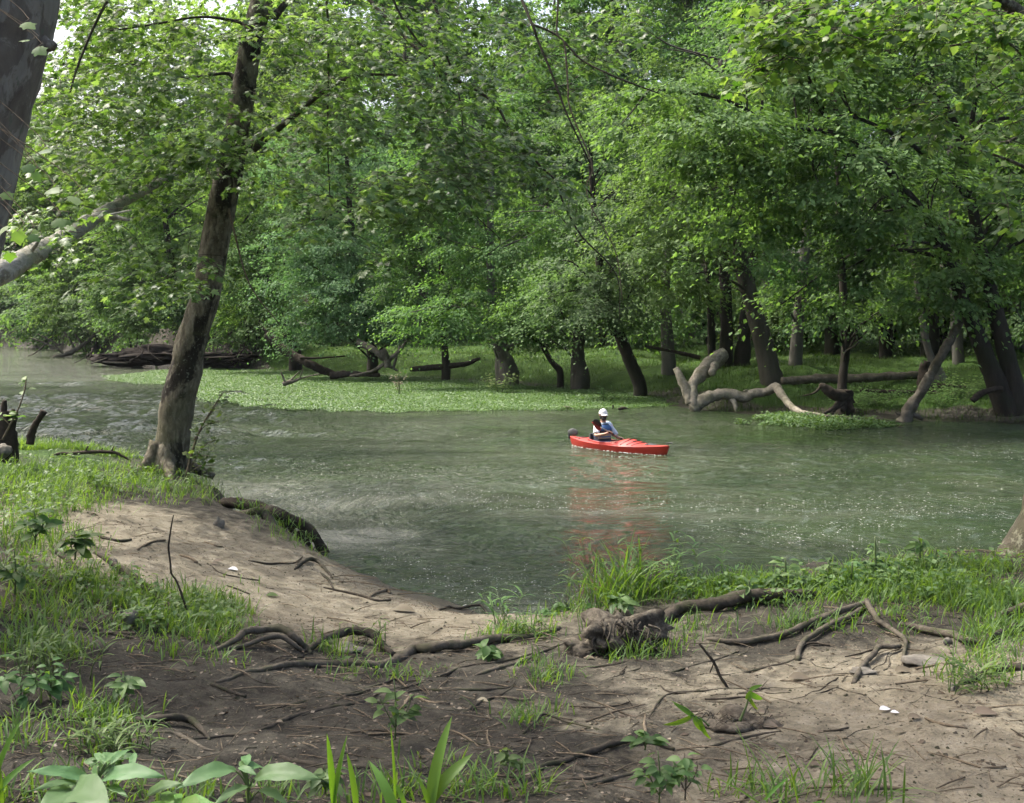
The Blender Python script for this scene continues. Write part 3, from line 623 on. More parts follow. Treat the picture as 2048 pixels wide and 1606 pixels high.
# four kinds of full tree for the wood behind, each built once and copied
def variant(seed, H, R, low, leaf, bark, lsize=.19, nleaf=80, n=5):
    e = empty('broadleaf_tree'); mb = MB(); lean = rng.normal(0, .5, 2)
    top = np.array([lean[0], lean[1], H*.9]); p = [(0, 0, -.5), (rng.normal(0, .15), rng.normal(0, .15), H*.25), (lean[0]*.5+rng.normal(0, .3), lean[1]*.5, H*.55), top]
    mb.add(*tube(p, [.34*H/18, .27*H/18, .18*H/18, .04], 9, 6, .1, seed)); q = catmull(p, 6)
    ells = []
    for i in range(n+3):
        t = (i+.5)/(n+3); z = low+(H-low)*t; rr = R*(math.sin(PI*min(1, .25+.72*t))**.7); a = i*2.4+seed
        ells.append(((math.cos(a)*rr*.45+lean[0]*t, math.sin(a)*rr*.45+lean[1]*t, z), (rr*.72, rr*.72, (H-low)/(n+1)*.75)))
    (V, F), cen, out, R_ = crown_mesh(ells, lsize, nleaf, 3.0, (.7, 1.4), seed=seed, holes=.40, hs=.35)
    limbs_to(mb, q[3:], cen, 45, .09, seed); mb.build('trunk', M[bark], e); MB().add(V, F).build('crown', M[leaf], e, False)
    return e
VAR = [variant(11, 19, 4.2, 3.2, 'leaf_far', 'bark_far'), variant(12, 23, 4.8, 6.0, 'leaf_deep', 'bark_grey'), variant(13, 16, 4.4, 2.0, 'leaf_blue', 'bark_dark'), variant(14, 21, 4.2, 2.4, 'leaf_deep', 'bark_far')]
def bush_variant(seed, leaf):
    e = empty('shrub'); mb = MB()
    for k in range(5):
        a = k*1.26; mb.add(*tube([(0, 0, -.2), (math.cos(a)*.3, math.sin(a)*.3, 1.2), (math.cos(a)*.9, math.sin(a)*.9, 2.6)], [.05, .035, .01], 5, 3))
    mb.build('stem', M['bark_dark'], e)
    (V, F), c, o, r = crown_mesh([((0, 0, 1.9), (2.0, 2.0, 1.6)), ((.8, .3, 2.9), (1.3, 1.3, .9)), ((-.8, -.2, 1.1), (1.5, 1.5, .9))], .14, 60, 2.6, (.5, .9), seed=seed, holes=.33); MB().add(V, F).build('foliage', M[leaf], e, False); return e
BUSH = [bush_variant(21, 'leaf_deep'), bush_variant(22, 'leaf_far')]
used = set()
def place(src, x, y, s, rz, label, group, cat, name=None, dz=0):
    if src.name not in used: o = src; used.add(src.name)
    else:
        o = src.copy(); C.objects.link(o)
        for ch in list(src.children):
            c = ch.copy(); C.objects.link(c); c.parent = o
    o.location = (x, y, float(hz(x, y))+dz); o.rotation_euler = (0, 0, rz); o.scale = (s, s, s*rng.uniform(.92, 1.12)); tag(o, label, cat, group); return o
# ------------------------------------------------------------ trees of the far bank, one by one
tree_things('riverbank_maple', [
    [(2022,850,62),(1990,760,48),(1958,680,38),(1925,600,33),(1903,535,30,-.3),(1872,460,27,-.6),(1831,407,22,-.9),(1800,372,19,-1.2),(1760,320,16,-1.6),(1685,272,13,-2),(1610,258,9,-2.3),(1540,254,5,-2.6)],
    [(2040,850,60),(2020,740,44),(1990,620,36),(1972,540,30),(1950,445,25),(1935,336,22),(1917,269,19),(1894,217,15),(1846,163,12),(1793,118,9),(1745,82,5)],
    [(1972,540,16),(1935,400,14),(1864,321,12),(1786,268,10,-.5),(1704,233,8,-1),(1655,236,4,-1.3)],
    [(1760,320,9,-1.6),(1600,290,9,-2),(1472,208,9,-2.2),(1380,185,7,-2.4),(1300,178,4,-2.6)],
    [(1935,336,14),(1950,200,11),(1975,80,8),(1980,-60,6)]],
    [(1700,330,330,110,-2.2,1.6),(1420,290,230,75,-2.8,1.5),(1330,200,130,60,-2,1.4),(1600,170,230,90,-1,1.8),(1850,150,210,110,0,2.2),(1760,470,240,60,-1.5,1.5),(1880,560,210,70,-.5,1.8),(1660,590,150,50,-1,1.5),(1520,430,190,60,-1.6,1.5),(2000,420,160,130,.5,2),(1480,120,160,60,0,1.5),(1700,40,300,80,.5,2),(2150,300,200,260,1,3)],
    29.6, 'large dark two-stemmed tree at the far right, limbs reaching out over the river', 'bark_dark', 'leaf_far', seed=31, dens=2.9, nbr=70, lsize=.135, nleaf=110)
tree_things('riverbank_tree', [[(1545,770,58),(1530,700,46),(1508,620,40),(1486,540,35),(1474,450,31),(1466,360,26),(1458,250,20),(1440,120,12)]],
    [(1400,420,170,80,-1.5,1.5),(1300,520,150,80,-1.5,1.5),(1400,330,180,60,-1,1.6),(1320,590,110,55,-1,1.3),(1440,200,200,110,1,2),(1440,60,220,100,1,2)],
    35.5, 'tree with a grey trunk curving up to the left just behind the driftwood', 'bark_far', 'leaf_far', seed=32)
tree_things('riverbank_tree', [[(1590,762,36),(1593,690,30),(1601,600,26),(1612,480,22),(1622,370,17),(1625,200,10)]],
    [(1620,300,170,80,0,2),(1600,100,200,110,1,2),(1560,540,90,50,-1,1.2)],
    37.5, 'straight grey tree close to the right of the curved trunk on the far bank', 'bark_grey', 'leaf_deep', seed=33)
tree_things('riverbank_tree', [[(1688,812,40),(1684,770,22),(1692,690,21),(1688,600,19),(1680,480,18),(1676,360,15),(1672,200,9)]],
    [(1690,620,110,40,-1,1.2),(1720,400,130,60,1,1.5),(1700,120,170,100,1,2)],
    30.9, 'slim dark tree standing on a tangle of bare roots beside the long fallen log', 'bark_dark', 'leaf_far', seed=34)
tree_things('riverbank_tree', [[(1452,724,34),(1453,660,30),(1450,560,26),(1440,420,20),(1430,250,12)],[(1484,722,40),(1490,650,30),(1500,560,24),(1520,400,18)],[(1424,722,20),(1422,650,17),(1415,540,12)]],
    [(1450,480,120,90,2,2),(1480,300,180,120,2,2.5)], 41.5, 'cluster of three dark trunks rising from one foot on the far bank', 'bark_dark', 'leaf_deep', seed=35)
tree_things('riverbank_tree', [[(1337,718,34),(1333,650,27),(1330,570,24),(1338,480,21),(1350,330,14)]],
    [(1300,420,130,100,0,2),(1330,250,180,110,1,2),(1240,560,90,70,-1,1.5)], 41, 'upright grey tree with pale trunk foot above the broken driftwood limb', 'bark_grey', 'leaf_far', seed=36)
tree_things('riverbank_tree', [[(1280,772,32),(1262,728,30),(1246,687,28),(1228,640,25),(1205,560,22),(1190,450,16),(1180,300,10)]],
    [(1180,560,140,70,-1,1.5),(1240,640,70,34,-1.8,1.1),(1230,450,130,80,-1,1.6),(1200,620,110,45,-1.5,1.3),(1180,300,170,110,0,2)], 38.5, 'dark tree leaning steeply up to the left from the mossy water edge', 'bark_dark', 'leaf_blue', seed=37)
tree_things('riverbank_tree', [[(1160,752,46),(1156,710,30),(1160,650,27),(1165,560,22),(1150,400,14)]],
    [(1120,590,120,60,-1,1.5),(1140,440,150,100,0,2),(1060,640,90,40,-1,1.2)], 42, 'thick tree with a flared pale foot left of the steeply leaning dark trunk', 'bark_far', 'leaf_far', seed=38)
tree_things('riverbank_sapling', [[(1120,744,16),(1106,727,13),(1094,708,12),(1078,684,10),(1050,668,9),(1020,640,7)]],
    [(1010,620,60,30,0,1.2)], 43, 'thin dark curved sapling arching to the left between two thick trunks', 'bark_dark', 'leaf_far', seed=39, nbr=8)
tree_things('riverbank_tree', [[(1016,742,48),(1003,705,34),(992,670,30),(985,600,25),(980,480,18),(985,300,10)],[(1000,710,18),(1030,690,13),(1060,660,10)]],
    [(960,590,150,70,-2,1.6),(900,645,130,48,-2.5,1.4),(1040,655,90,36,-2,1.2),(1010,480,150,90,-1,2),(930,420,140,80,0,2),(980,280,180,110,1,2.2)], 45, 'stout grey tree with a wide foot growing beside the small yellow green bush', 'bark_grey', 'leaf_far', seed=40)
tree_things('riverbank_tree', [[(892,732,20),(889,690,15),(884,600,13),(880,450,9)]],
    [(860,560,120,80,-1,2),(870,380,150,110,0,2)], 48, 'slender dark tree alone in the gap behind the wide grassy slope', 'bark_dark', 'leaf_deep', seed=41)
tree_things('riverbank_tree', [[(745,712,26),(735,660,22),(715,560,19),(700,420,14),(690,250,9)]],
    [(700,600,150,70,-3,1.8),(650,660,110,40,-3,1.5),(640,520,150,90,-2,2),(760,500,140,80,-1,2),(700,340,190,120,0,2.4),(790,640,110,45,-3,1.5)], 52, 'leafy tree hanging low over the broken stump on the far bank', 'bark_dark', 'leaf_blue', seed=42)
tree_things('riverbank_tree', [[(590,705,30),(570,650,24),(545,580,20),(480,480,13),(450,400,9)]],
    [(520,600,120,80,-2,2),(470,520,110,100,-1,2.2),(560,460,140,110,0,2.4),(500,330,170,120,1,2.6)], 57, 'olive green feathery tree leaning out left over the weed mat', 'bark_dark', 'leaf_light', seed=43)
tree_things('riverbank_tree', [[(400,690,26),(380,640,22),(350,560,18),(330,440,12)]],
    [(330,600,150,60,-2,2.4),(270,560,130,80,-1,2.4),(400,520,130,90,0,2.4),(330,400,190,130,1,3)], 66, 'spreading tree above the eroded dark cut bank', 'bark_dark', 'leaf_far', seed=44, lsize=.14)
tree_things('riverbank_tree', [[(190,690,20),(185,650,16),(175,560,12)]],
    [(170,610,100,55,-3,3),(120,550,110,90,0,3),(210,500,120,100,1,3),(150,380,160,130,3,4)], 84, 'far tree drooping over the bend where dead branches trail in the river', 'bark_far', 'leaf_far', seed=45, lsize=.17)
tree_things('riverbank_tree', [[(20,680,16),(20,640,14),(25,560,10)]],
    [(10,600,90,70,0,5),(-60,540,140,110,0,5),(60,480,120,120,4,5),(0,360,170,140,6,6)], 120, 'most distant tree closing the river bend at the left', 'bark_far', 'leaf_far', seed=46, lsize=.24)
tree_things('dead_tree', [[(1876,752,34),(1858,705,18),(1848,660,16),(1838,600,13),(1822,500,9),(1800,440,5)]], [(1800,560,50,30,0,1)], 33.5, 'thin pale dead stem rising from a dark stump behind the leaning driftwood pole', 'bark_grey', 'leaf_far', seed=47, nbr=4)
tree_things('riverbank_tree', [[(1918,745,30),(1915,690,26),(1910,600,23),(1905,450,18),(1900,300,12)]], [(1900,480,120,80,2,2),(1900,250,180,150,2,3)], 38.5, 'straight grey trunk standing in the grass behind the leaning driftwood pole', 'bark_grey', 'leaf_deep', seed=48)
# young trees of the second row, set behind
row = [(1105,52,'leaf'),(1800,44,''),(1400,52,''),(960,56,''),(1240,50,''),(1560,50,''),(1730,52,''),(2000,42,''),(2090,36,'')]
def rows():
    n = 0; k = 0
    bx = FAR[::-1]
    for dist, step, s0, s1, sc in ((7, 4.6, 0, 1, .72), (14, 5.4, 0, 1, .95), (23, 6.5, 0, 1, 1.05), (34, 8, 0, 1, 1.15), (48, 10, 0, 1, 1.25)):
        # walk along the far shore
        seg = np.hypot(*np.diff(FAR, axis=0).T); cum = np.r_[0, np.cumsum(seg)]; L = cum[-1]; s = rng.uniform(0, step)
        while s < L:
            i = np.searchsorted(cum, s)-1; i = max(0, min(i, len(FAR)-2)); t = (s-cum[i])/seg[i]; p = FAR[i]*(1-t)+FAR[i+1]*t; d = (FAR[i+1]-FAR[i])/seg[i]; nrm = np.array([-d[1], d[0]])
            if nrm[1] < 0: nrm = -nrm
            q = p+nrm*(dist+rng.normal(0, step*.2)); s += step*rng.uniform(.75, 1.3)
            u = q[0]/q[1]
            if q[1] < 20 or u < -.62 or u > .72: continue
            if q[1] > 70: s += step*.8
            if dist == 7 and -.30 < u < .50: continue
            k += 1; need = (3.2+.30*q[1])/20; sc2 = (min(1.3, max(sc, need)) if u > -.26 else 1.1) if dist > 7 else sc*.95; v = VAR[int(rng.integers(0, 4))]
            lab = {7: 'low leafy tree in the front row of the far bank', 14: 'mid height green tree standing behind the front row of bank trees', 23: 'tall green tree deeper in the far wood', 34: 'tall dim tree far inside the wood', 48: 'hindmost tall tree closing the wood behind'}[dist]
            place(v, q[0], q[1], sc2*rng.uniform(.9, 1.15), rng.uniform(0, 6.28), lab, lab.replace('tree', 'trees').replace('low', 'low'), 'tree')
    for i in range(46):
        u = -.5+1.05*(i+.5)/46+rng.normal(0, .01); yb = rng.uniform(50, 62) if i % 2 else rng.uniform(68, 84); x = u*yb
        df = float(sdist(FAR, np.array([x]), np.array([yb]), False)[0])
        if df < 6: continue
        place(BUSH[i % 2], x, yb, rng.uniform(1.0, 1.6), rng.uniform(0, 6), 'dense dark shrub filling the shade inside the far wood', 'shrubs inside the far wood', 'shrub')
rows()
def fringe():
    # shrubs whose branches trail down to the water along the cut bank
    for i, px in enumerate(range(-90, 530, 26)):
        Y = np.interp(px, [-60, 0, 60, 180, 300, 450, 560], [128, 122, 108, 85, 71, 62, 57])+.8; x = (px-1024)/FPX*Y
        place(BUSH[i % 2], x+rng.normal(0, .6), Y+rng.uniform(0, 2.5), rng.uniform(1.2, 1.7)*(1 if px > 150 else 1.5), rng.uniform(0, 6), 'dark shrub trailing its branches over the shaded cut bank', 'shrubs trailing over the cut bank', 'shrub', dz=-1.0 if i % 3 else -.2)
fringe()
def bank_bush(px, py, s, label, k=0):
    g = G(px, py); place(BUSH[k], g[0], g[1], s, rng.uniform(0, 6), label, 'shrubs at the far water edge', 'shrub')
# the small bushes and stems at the edge of the weed mat
def sapling(px, py, h, w, label, name='bush', leaf='weed', n=260, ls=.07):
    g = G(px, py); e = empty(name, g); tag(e, label, 'bush'); mb = MB()
    P0 = []
    for k in range(6):
        a = rng.uniform(0, 6.28); q = np.array([math.cos(a)*w*.6, math.sin(a)*w*.4, h*rng.uniform(.7, 1)]); mb.add(*tube([(0, 0, -.05), q*.5+[0, 0, .08*h], q], [.012*h, .01*h, .004], 5, 4)); t = rng.uniform(.3, 1, n//6)[:, None]; P0.append(q*t+rng.normal(0, .13*w, (n//6, 3)))
    mb.build('stem', M['stem'], e); p = np.vstack(P0); k = len(p); a = rng.uniform(0, 6.28, k)
    MB().add(*scatter(t_lance(3, .26, .3), p, np.stack([np.cos(a), np.sin(a), .3+0*a], -1), np.stack([.3*np.cos(a+2), -.3+0*a, np.ones(k)], -1), ls*rng.uniform(.7, 1.4, k))).build('foliage', M[leaf], e, False)
sapling(1000, 788, .75, .9, 'small yellow green bush standing on the weed mat', leaf='leaf_syc', n=300, ls=.11)
sapling(1208, 806, .5, .35, 'small dark tuft of stems at the weed mat edge behind the kayaker', leaf='leaf_deep', n=120, ls=.09)
for px, py, lab in ((800, 790, 'left dry brown weed tuft on the floating weed mat'), (1700, 825, 'leafy green bush under the slim root-footed tree'), (1760, 815, 'leafy bush right of the root tangle on the far bank'), (1880, 812, 'yellow green bush between the leaning pole and the right trunks'), (1930, 800, 'yellow green bush against the foot of the two-stemmed tree')):
    sapling(px, py, .55 if px > 900 else .8, 1.1 if px > 900 else .5, lab, leaf='leaf_syc' if px > 1850 else ('leaf_far' if px > 900 else 'litter'), n=420 if px > 900 else 90, ls=.085)

# ------------------------------------------------------------ driftwood and logs on the far side
def wood(name, paths, label, mat, cat='log', group=None, Y=None, segs=16, rough=.22, seed=0, sub=None, m=10):
    """paths: lists of (px, py, width px[, dY]); Y fixes the distance, else the first point meets the ground"""
    mb = MB(); y0 = Y or G(*paths[0][0][:2])[1]
    for i, p in enumerate(paths):
        q = np.array([P(a[0], a[1], y0+(a[3] if len(a) > 3 else 0)) for a in p]); r = [a[2]*.5/FPX*(y0+(a[3] if len(a) > 3 else 0)) for a in p]
        mb.add(*tube(q, r, segs, m, rough, seed+i))
    o = mb.build(name, M[mat]); tag(o, label, cat, group); return o
wood('driftwood_log', [
    [(1450,706,24,1.5),(1436,716,29,1.4),(1418,734,32,1.2),(1398,752,26,.6),(1384,776,22,.2),(1388,808,24),(1392,826,20)],
    [(1352,736,12,.3),(1362,756,17,.2),(1374,785,20,.1),(1384,806,22)],
    [(1384,818,26),(1402,803,26),(1432,790,23),(1462,789,22),(1490,795,20),(1504,787,19),(1530,785,17),(1552,775,19,-.3),(1560,785,16,-.7),(1578,808,14,-1.3),(1600,824,12,-2),(1640,831,9,-2.4),(1690,838,6,-2.8)],
    [(1462,795,14),(1470,810,9,-.2),(1474,826,6,-.3)],[(1486,800,13),(1494,790,11),(1490,780,10)],[(1545,776,10),(1550,768,8)],
    [(1430,730,15,.8),(1424,746,14,.2)]],
    'big pale twisted driftwood trunk arching from the grass into the water', 'dead_pale', 'driftwood', Y=32.6, seed=5, rough=.2)
wood('fallen_log', [[(1563,762,15),(1600,760,17),(1640,757,18),(1700,757,18),(1770,753,17),(1835,750,15)]], 'long straight grey fallen log lying across the far bank behind the trunks', 'dead_log', Y=33.2, seed=6)
wood('driftwood_pole', [[(1808,848,30),(1818,820,24),(1838,790,20),(1856,760,19),(1872,730,18),(1900,680,16),(1922,644,13)],[(1815,835,14),(1800,846,9)],[(1822,826,14),(1845,838,8)],[(1814,830,10),(1796,828,6),(1790,822,3)]], 'bare grey pole of driftwood leaning up to the right from the water edge', 'dead_log', 'driftwood', Y=29.2, seed=7)
wood('root_tangle', [[(1700,790,20),(1670,790,22,-.3),(1648,775,16,-.3),(1640,768,7,-.3)],[(1690,800,20),(1670,815,12,-.4),(1650,826,6,-.6)],[(1690,800,16),(1685,822,9,-.4)],[(1695,800,16),(1706,822,8,-.4)],[(1680,800,14),(1664,828,6,-.4)],[(1642,770,5,-.3),(1630,785,4,-.4),(1605,792,2,-.5)],[(1690,780,30),(1690,806,34)]], 'dark tangle of washed out roots under the slim tree on the far bank', 'dead_dark', 'roots', Y=30.5, seed=8)
wood('dark_stump', [[(1850,780,34),(1848,745,24),(1852,722,16)],[(1855,770,16),(1900,772,8,-.3),(1935,775,4,-.4)],[(1850,775,14),(1880,790,8,-.4)]], 'dark upright stump between the fallen log and the leaning pole', 'dead_dark', 'stump', Y=32.2, seed=9)
wood('fallen_branch', [[(1945,802,14),(1960,788,12),(1985,780,12),(2005,778,10)]], 'short dark cut limb sticking out beside the two-stemmed tree', 'dead_dark', 'branch', Y=29, seed=10)
wood('fallen_branch', [[(1720,780,6),(1770,783,7),(1830,784,6),(1880,786,4)]], 'thin dark fallen limb under the long grey log', 'dead_dark', 'branch', Y=31.8, seed=11)
wood('fallen_branch', [[(1650,832,6),(1690,836,8),(1712,842,8)],[(1730,836,7),(1757,845,5)],[(1660,838,5),(1740,848,4)]], 'low broken branches at the water line right of the driftwood', 'dead_log', 'branch', Y=29.6, seed=12)
wood('fallen_branch', [[(1290,692,5),(1320,698,6),(1370,708,8),(1400,716,9)]], 'thin bare branch sloping behind the top of the twisted driftwood', 'dead_dark', 'branch', Y=37, seed=13)
wood('fallen_tree', [[(535,668,20,.8),(560,694,19,.6),(590,712,18,.4),(620,728,17),(650,742,15),(672,748,11)],[(600,716,6),(640,716,4),(690,712,3)],[(536,670,8,.8),(520,650,5,.8)]], 'dark fallen trunk sliding down the bank onto the weed mat at the left', 'dead_dark', 'log', Y=50.5, seed=14)
wood('broken_stump', [[(776,735,15),(772,712,14),(762,700,15)],[(770,720,10),(748,700,12),(728,690,14,.3),(716,684,13,.4)],[(776,722,8),(800,700,7),(812,682,4)],[(768,728,9),(742,744,7),(700,752,5)],[(772,728,8),(796,742,4)],[(786,738,6),(800,690,4)]], 'broken weathered stump with splayed limbs on the far bank', 'dead_log', 'stump', Y=47, seed=15)
wood('fallen_branch', [[(566,768,10),(580,764,9),(596,760,5)],[(570,764,5),(562,744,3)],[(580,762,4),(600,742,2)],[(590,760,4),(620,752,3),(640,748,2)],[(600,756,3),(606,738,2)]], 'small grey snag with upright twigs lying on the weed mat', 'dead_log', 'branch', Y=44, seed=16, segs=6)
wood('fallen_log', [[(660,752,14),(700,748,12),(760,750,8)],[(820,738,10),(870,735,12),(930,728,10),(960,716,6)]], 'low dark log half hidden in grass behind the weed mat', 'dead_dark', Y=48, seed=17)
wood('floating_log', [[(1120,818,3),(1132,815,6),(1150,818,3)]], 'small grey snag breaking the water left of the kayaker', 'dead_log', 'log', Y=33, seed=18, segs=6)
wood('floating_log', [[(1236,818,3),(1246,816,7),(1255,817,3)],[(1226,818,3),(1226,810,3)]], 'small black snag breaking the water right of the kayaker', 'dead_dark', 'log', Y=33, seed=19, segs=6)
wood('fallen_branch', [[(272,690,7),(268,706,6),(262,722,5)],[(270,696,4),(276,684,3)]], 'pale crooked limb standing against the eroded dark bank', 'dead_log', 'branch', Y=63, seed=20, segs=6)
wood('fallen_branch', [[(182,727,3),(200,721,3),(214,716,2)],[(205,724,3),(245,726,4),(262,724,3)],[(225,735,3),(262,736,3)]], 'thin bare branches floating in front of the eroded bank', 'dead_log', 'branch', Y=62, seed=21, segs=6)
wood('fallen_tree', [[(190,670,9),(165,690,9),(140,705,10),(110,715,8),(80,722,4)],[(150,700,6),(140,680,5),(128,664,4)],[(130,710,5),(110,695,4),(60,675,3)],[(90,690,4),(70,706,3),(55,712,2)],[(165,690,5),(150,668,4)],[(120,690,4),(100,680,3),(75,668,3)]], 'dead tree crown trailing in the water at the far bend', 'dead_log', 'log', Y=80, seed=22, segs=6)
for k, (px, py, w, h, lab) in enumerate(((250,700,90,34,'dark eroded hump of roots and soil at the left cut bank'), (340,695,100,36,'broad dark undercut mound of soil behind the leaning trunk'), (440,702,80,26,'low dark mound of washed out roots left of the fallen trunk'))):
    Y = 62-k*2; mb = MB(); c = P(px, py+14, Y+1.8); s = Y/FPX; mb.add(*lump(c, (w*s*.8, 1.3, h*s*.42), 60+k, .7, 26))
    for j in range(5):
        a = px+rng.uniform(-.8, .8)*w; mb.add(*tube([P(a, py-h*.1, Y+.6), P(a+rng.normal(0, 10), py+h*.3, Y+.2), P(a+rng.normal(0, 22), py+h*.8, Y-.2)], [.06, .04, .02], 5, 4, .2, j))
    tag(mb.build('earth_mound', M['mud_dark']), lab, 'mound', 'eroded mounds of the left cut bank')
# ------------------------------------------------------------ trees of the near bank
def leafy_twigs(mbw, regions, out_from, lsize=(.07, .12), T=T_MAPLE, per=(8, 14), tl=(.3, .65), droop=.35, seed=0, org=0):
    """short leafy twigs spread through regions (px, py, rx, ry, twigs, Y0, Y1)"""
    LP, LD, LN, LS = [], [], [], []
    for cx, cy, rx, ry, n, Y0, Y1 in regions:
        for _ in range(n):
            a = rng.uniform(0, 6.28); r = math.sqrt(rng.uniform(0, 1)); px, py = cx+math.cos(a)*r*rx, cy+math.sin(a)*r*ry; Y = rng.uniform(Y0, Y1)
            if vn3(np.array([px/75., py/52., Y*.5+seed]), 51+seed) < .36: continue
            p0 = P(px, py, Y); o = p0-out_from; o[2] = 0; o = o/np.linalg.norm(o); az = rng.normal(0, .8); ca, sa = math.cos(az), math.sin(az)
            o = np.array([o[0]*ca-o[1]*sa, o[0]*sa+o[1]*ca, rng.normal(-.15, .25)]); L = rng.uniform(*tl)
            pts = np.array([p0-o*L*.5+[0, 0, .06*L], p0+[0, 0, .03], p0+o*L*.5-[0, 0, droop*L*.5]])
            mbw.add(*tube(pts-org, [.004, .003, .0015], 3, 2, cap=False))
            k = rng.integers(*per); t = rng.uniform(.15, 1.02, k); q = (1-t)[:, None]*pts[0]+t[:, None]*pts[2]; q[:, 2] += .05*L*np.sin(t*PI)
            s = np.where(np.arange(k) % 2, 1, -1)[:, None]; sd = np.array([-o[1], o[0], 0.])*s; ln = rng.uniform(*lsize, k)
            d = unit(o*.55+sd*rng.uniform(.2, 1.1, (k, 1))+np.column_stack([rng.normal(0, .3, k), rng.normal(0, .3, k), rng.uniform(-.75, .1, k)]))
            LP.append(q+d*ln[:, None]*.45+[0, 0, .01]); LD.append(d); LS.append(ln)
            LN.append(np.column_stack([rng.normal(0, .45, k), rng.normal(-.1, .45, k), np.ones(k)]))
    return scatter(T, np.vstack(LP)-org, np.vstack(LD), np.vstack(LN), np.concatenate(LS))
def pxtube(mb, path, Y, org, segs=6, m=5, rough=.1, seed=0):
    q = np.array([P(a[0], a[1], Y+(a[3] if len(a) > 3 else 0)) for a in path]); r = [max(.0025, a[2]*.5/FPX*Y) for a in path]; mb.add(*tube(q-org, r, segs, m, rough, seed))

# the leaning maple in front
Y = 14.6; b = P(335, 945, Y); b[2] = float(hz(b[0], b[1])); e = empty('leaning_maple', b)
tag(e, 'mottled maple trunk leaning right on the grassy point, tallest thing in the middle left', 'tree'); e['label'] = 'mottled brown maple leaning to the right on the grassy point at the left bank'
mb = MB(); path = [(326,985,96),(333,948,78),(341,905,74),(349,850,72),(358,800,72),(370,740,68),(382,690,66),(396,640,63),(410,590,60),(422,530,58),(435,460,60),(449,395,60),(462,330,56),(473,265,52),(484,200,50),(494,140,49),(506,70,47),(522,0,46),(545,-120,42),(560,-300,36),(545,-520,28),(560,-800,16),(570,-1000,8)]
q = np.array([P(a[0]+rng.normal(0, 1.5), a[1], Y) for a in path]); q[0, 2] = b[2]-.35; r = np.array([a[2]*.465/FPX*Y for a in path])
mb.add(*tube(q-b, r, 28, 8, .07, 3)); TR = q
for k, a in enumerate((.3, 2.2, 3.6, 5.1)):       # root flare
    mb.add(*tube([(math.cos(a)*.1, math.sin(a)*.1, .35), (math.cos(a)*.25, math.sin(a)*.25, .08), (math.cos(a)*.6, math.sin(a)*.6, -.12)], [.13, .09, .04], 10, 5, .2, k))
mb.build('trunk', M['bark_mottle'], e)
def limb(parent, path, Y, org, mat, seed=0, nm='branch'):
    m = MB(); pxtube(m, path, Y, org, 8, 6, .08, seed); m.build(nm, M[mat], parent)
limb(e, [(503,300,20),(530,278,15),(560,255,12),(600,222,11),(640,188,10,-.3),(680,163,9,-.5),(735,150,6,-.8),(800,150,4,-1)], Y, b, 'root_dark', 1)
limb(e, [(545,38,20),(560,20,15),(585,-12,13),(640,-90,11,-.5),(760,-160,10,-1.2),(900,-170,9,-1.8),(1010,-60,6,-2.2),(1064,48,5,-2.6),(1075,79,4,-2.6),(1102,144,4,-2.7),(1136,233,3,-2.8),(1181,329,3,-2.8),(1191,373,2,-2.8)], Y, b, 'root_dark', 2)
limb(e, [(548,-60,18),(620,-140,13,-.5),(690,-60,8,-1.2),(739,0,7,-1.6),(787,51,6,-1.8),(842,106,6,-2),(890,147,5,-2.1),(984,202,5,-2.2),(1023,264,4,-2.3),(1078,329,4,-2.4),(1112,363,3,-2.4),(1129,411,3,-2.4),(1164,473,3,-2.4),(1232,548,2,-2.5),(1240,640,1.5,-2.5)], Y, b, 'root_dark', 3)
limb(e, [(1064,48,4,-2.6),(1116,72,3.5,-2.7),(1164,120,3,-2.8),(1232,154,3,-3),(1318,187,2,-3)], Y, b, 'root_dark', 4)
limb(e, [(1110,-60,4,-3),(1116,0,3,-3),(1114,65,3,-3),(1129,89,3,-3),(1136,171,3,-3),(1141,219,2.5,-3),(1184,329,2.5,-3),(1174,368,2,-3),(1181,411,2,-3),(1230,500,1.6,-3),(1245,600,1.6,-3)], Y, b, 'twig', 5)
limb(e, [(640,-70,8,-1),(653,0,5,-1),(657,120,4,-1),(655,270,3,-1),(660,400,2,-1)], Y, b, 'root_dark', 6)
limb(e, [(760,-90,7,-1.6),(787,0,4,-1.6),(821,62,4,-1.6),(870,130,3,-1.6),(905,230,2,-1.6)], Y, b, 'root_dark', 7)
limb(e, [(850,-60,7,-2),(873,20,6,-2),(880,60,5,-2),(890,100,4,-2),(920,200,3,-2),(930,330,2,-2),(945,420,2,-2),(1000,480,1.6,-2),(975,510,1.4,-2)], Y, b, 'root_dark', 8)
limb(e, [(494,52,10),(470,42,7),(400,34,5,-.4),(300,50,4,-.7),(215,62,3,-1)], Y, b, 'root_dark', 9)
limb(e, [(470,158,12),(455,147,8),(420,150,6,-.3),(370,155,5,-.5),(310,134,4,-.8),(250,128,3,-1)], Y, b, 'root_dark', 10)
limb(e, [(452,395,8),(470,470,4,-.3),(500,570,3,-.3),(560,650,2,-.3)], Y, b, 'twig', 11)
limb(e, [(530,-40,14),(430,-120,11,-.8),(330,-100,8,-1.4),(230,-20,6,-1.8),(160,120,4,-2),(130,230,3,-2)], Y, b, 'root_dark', 12)
ow = P(480, 300, Y); mw = MB()
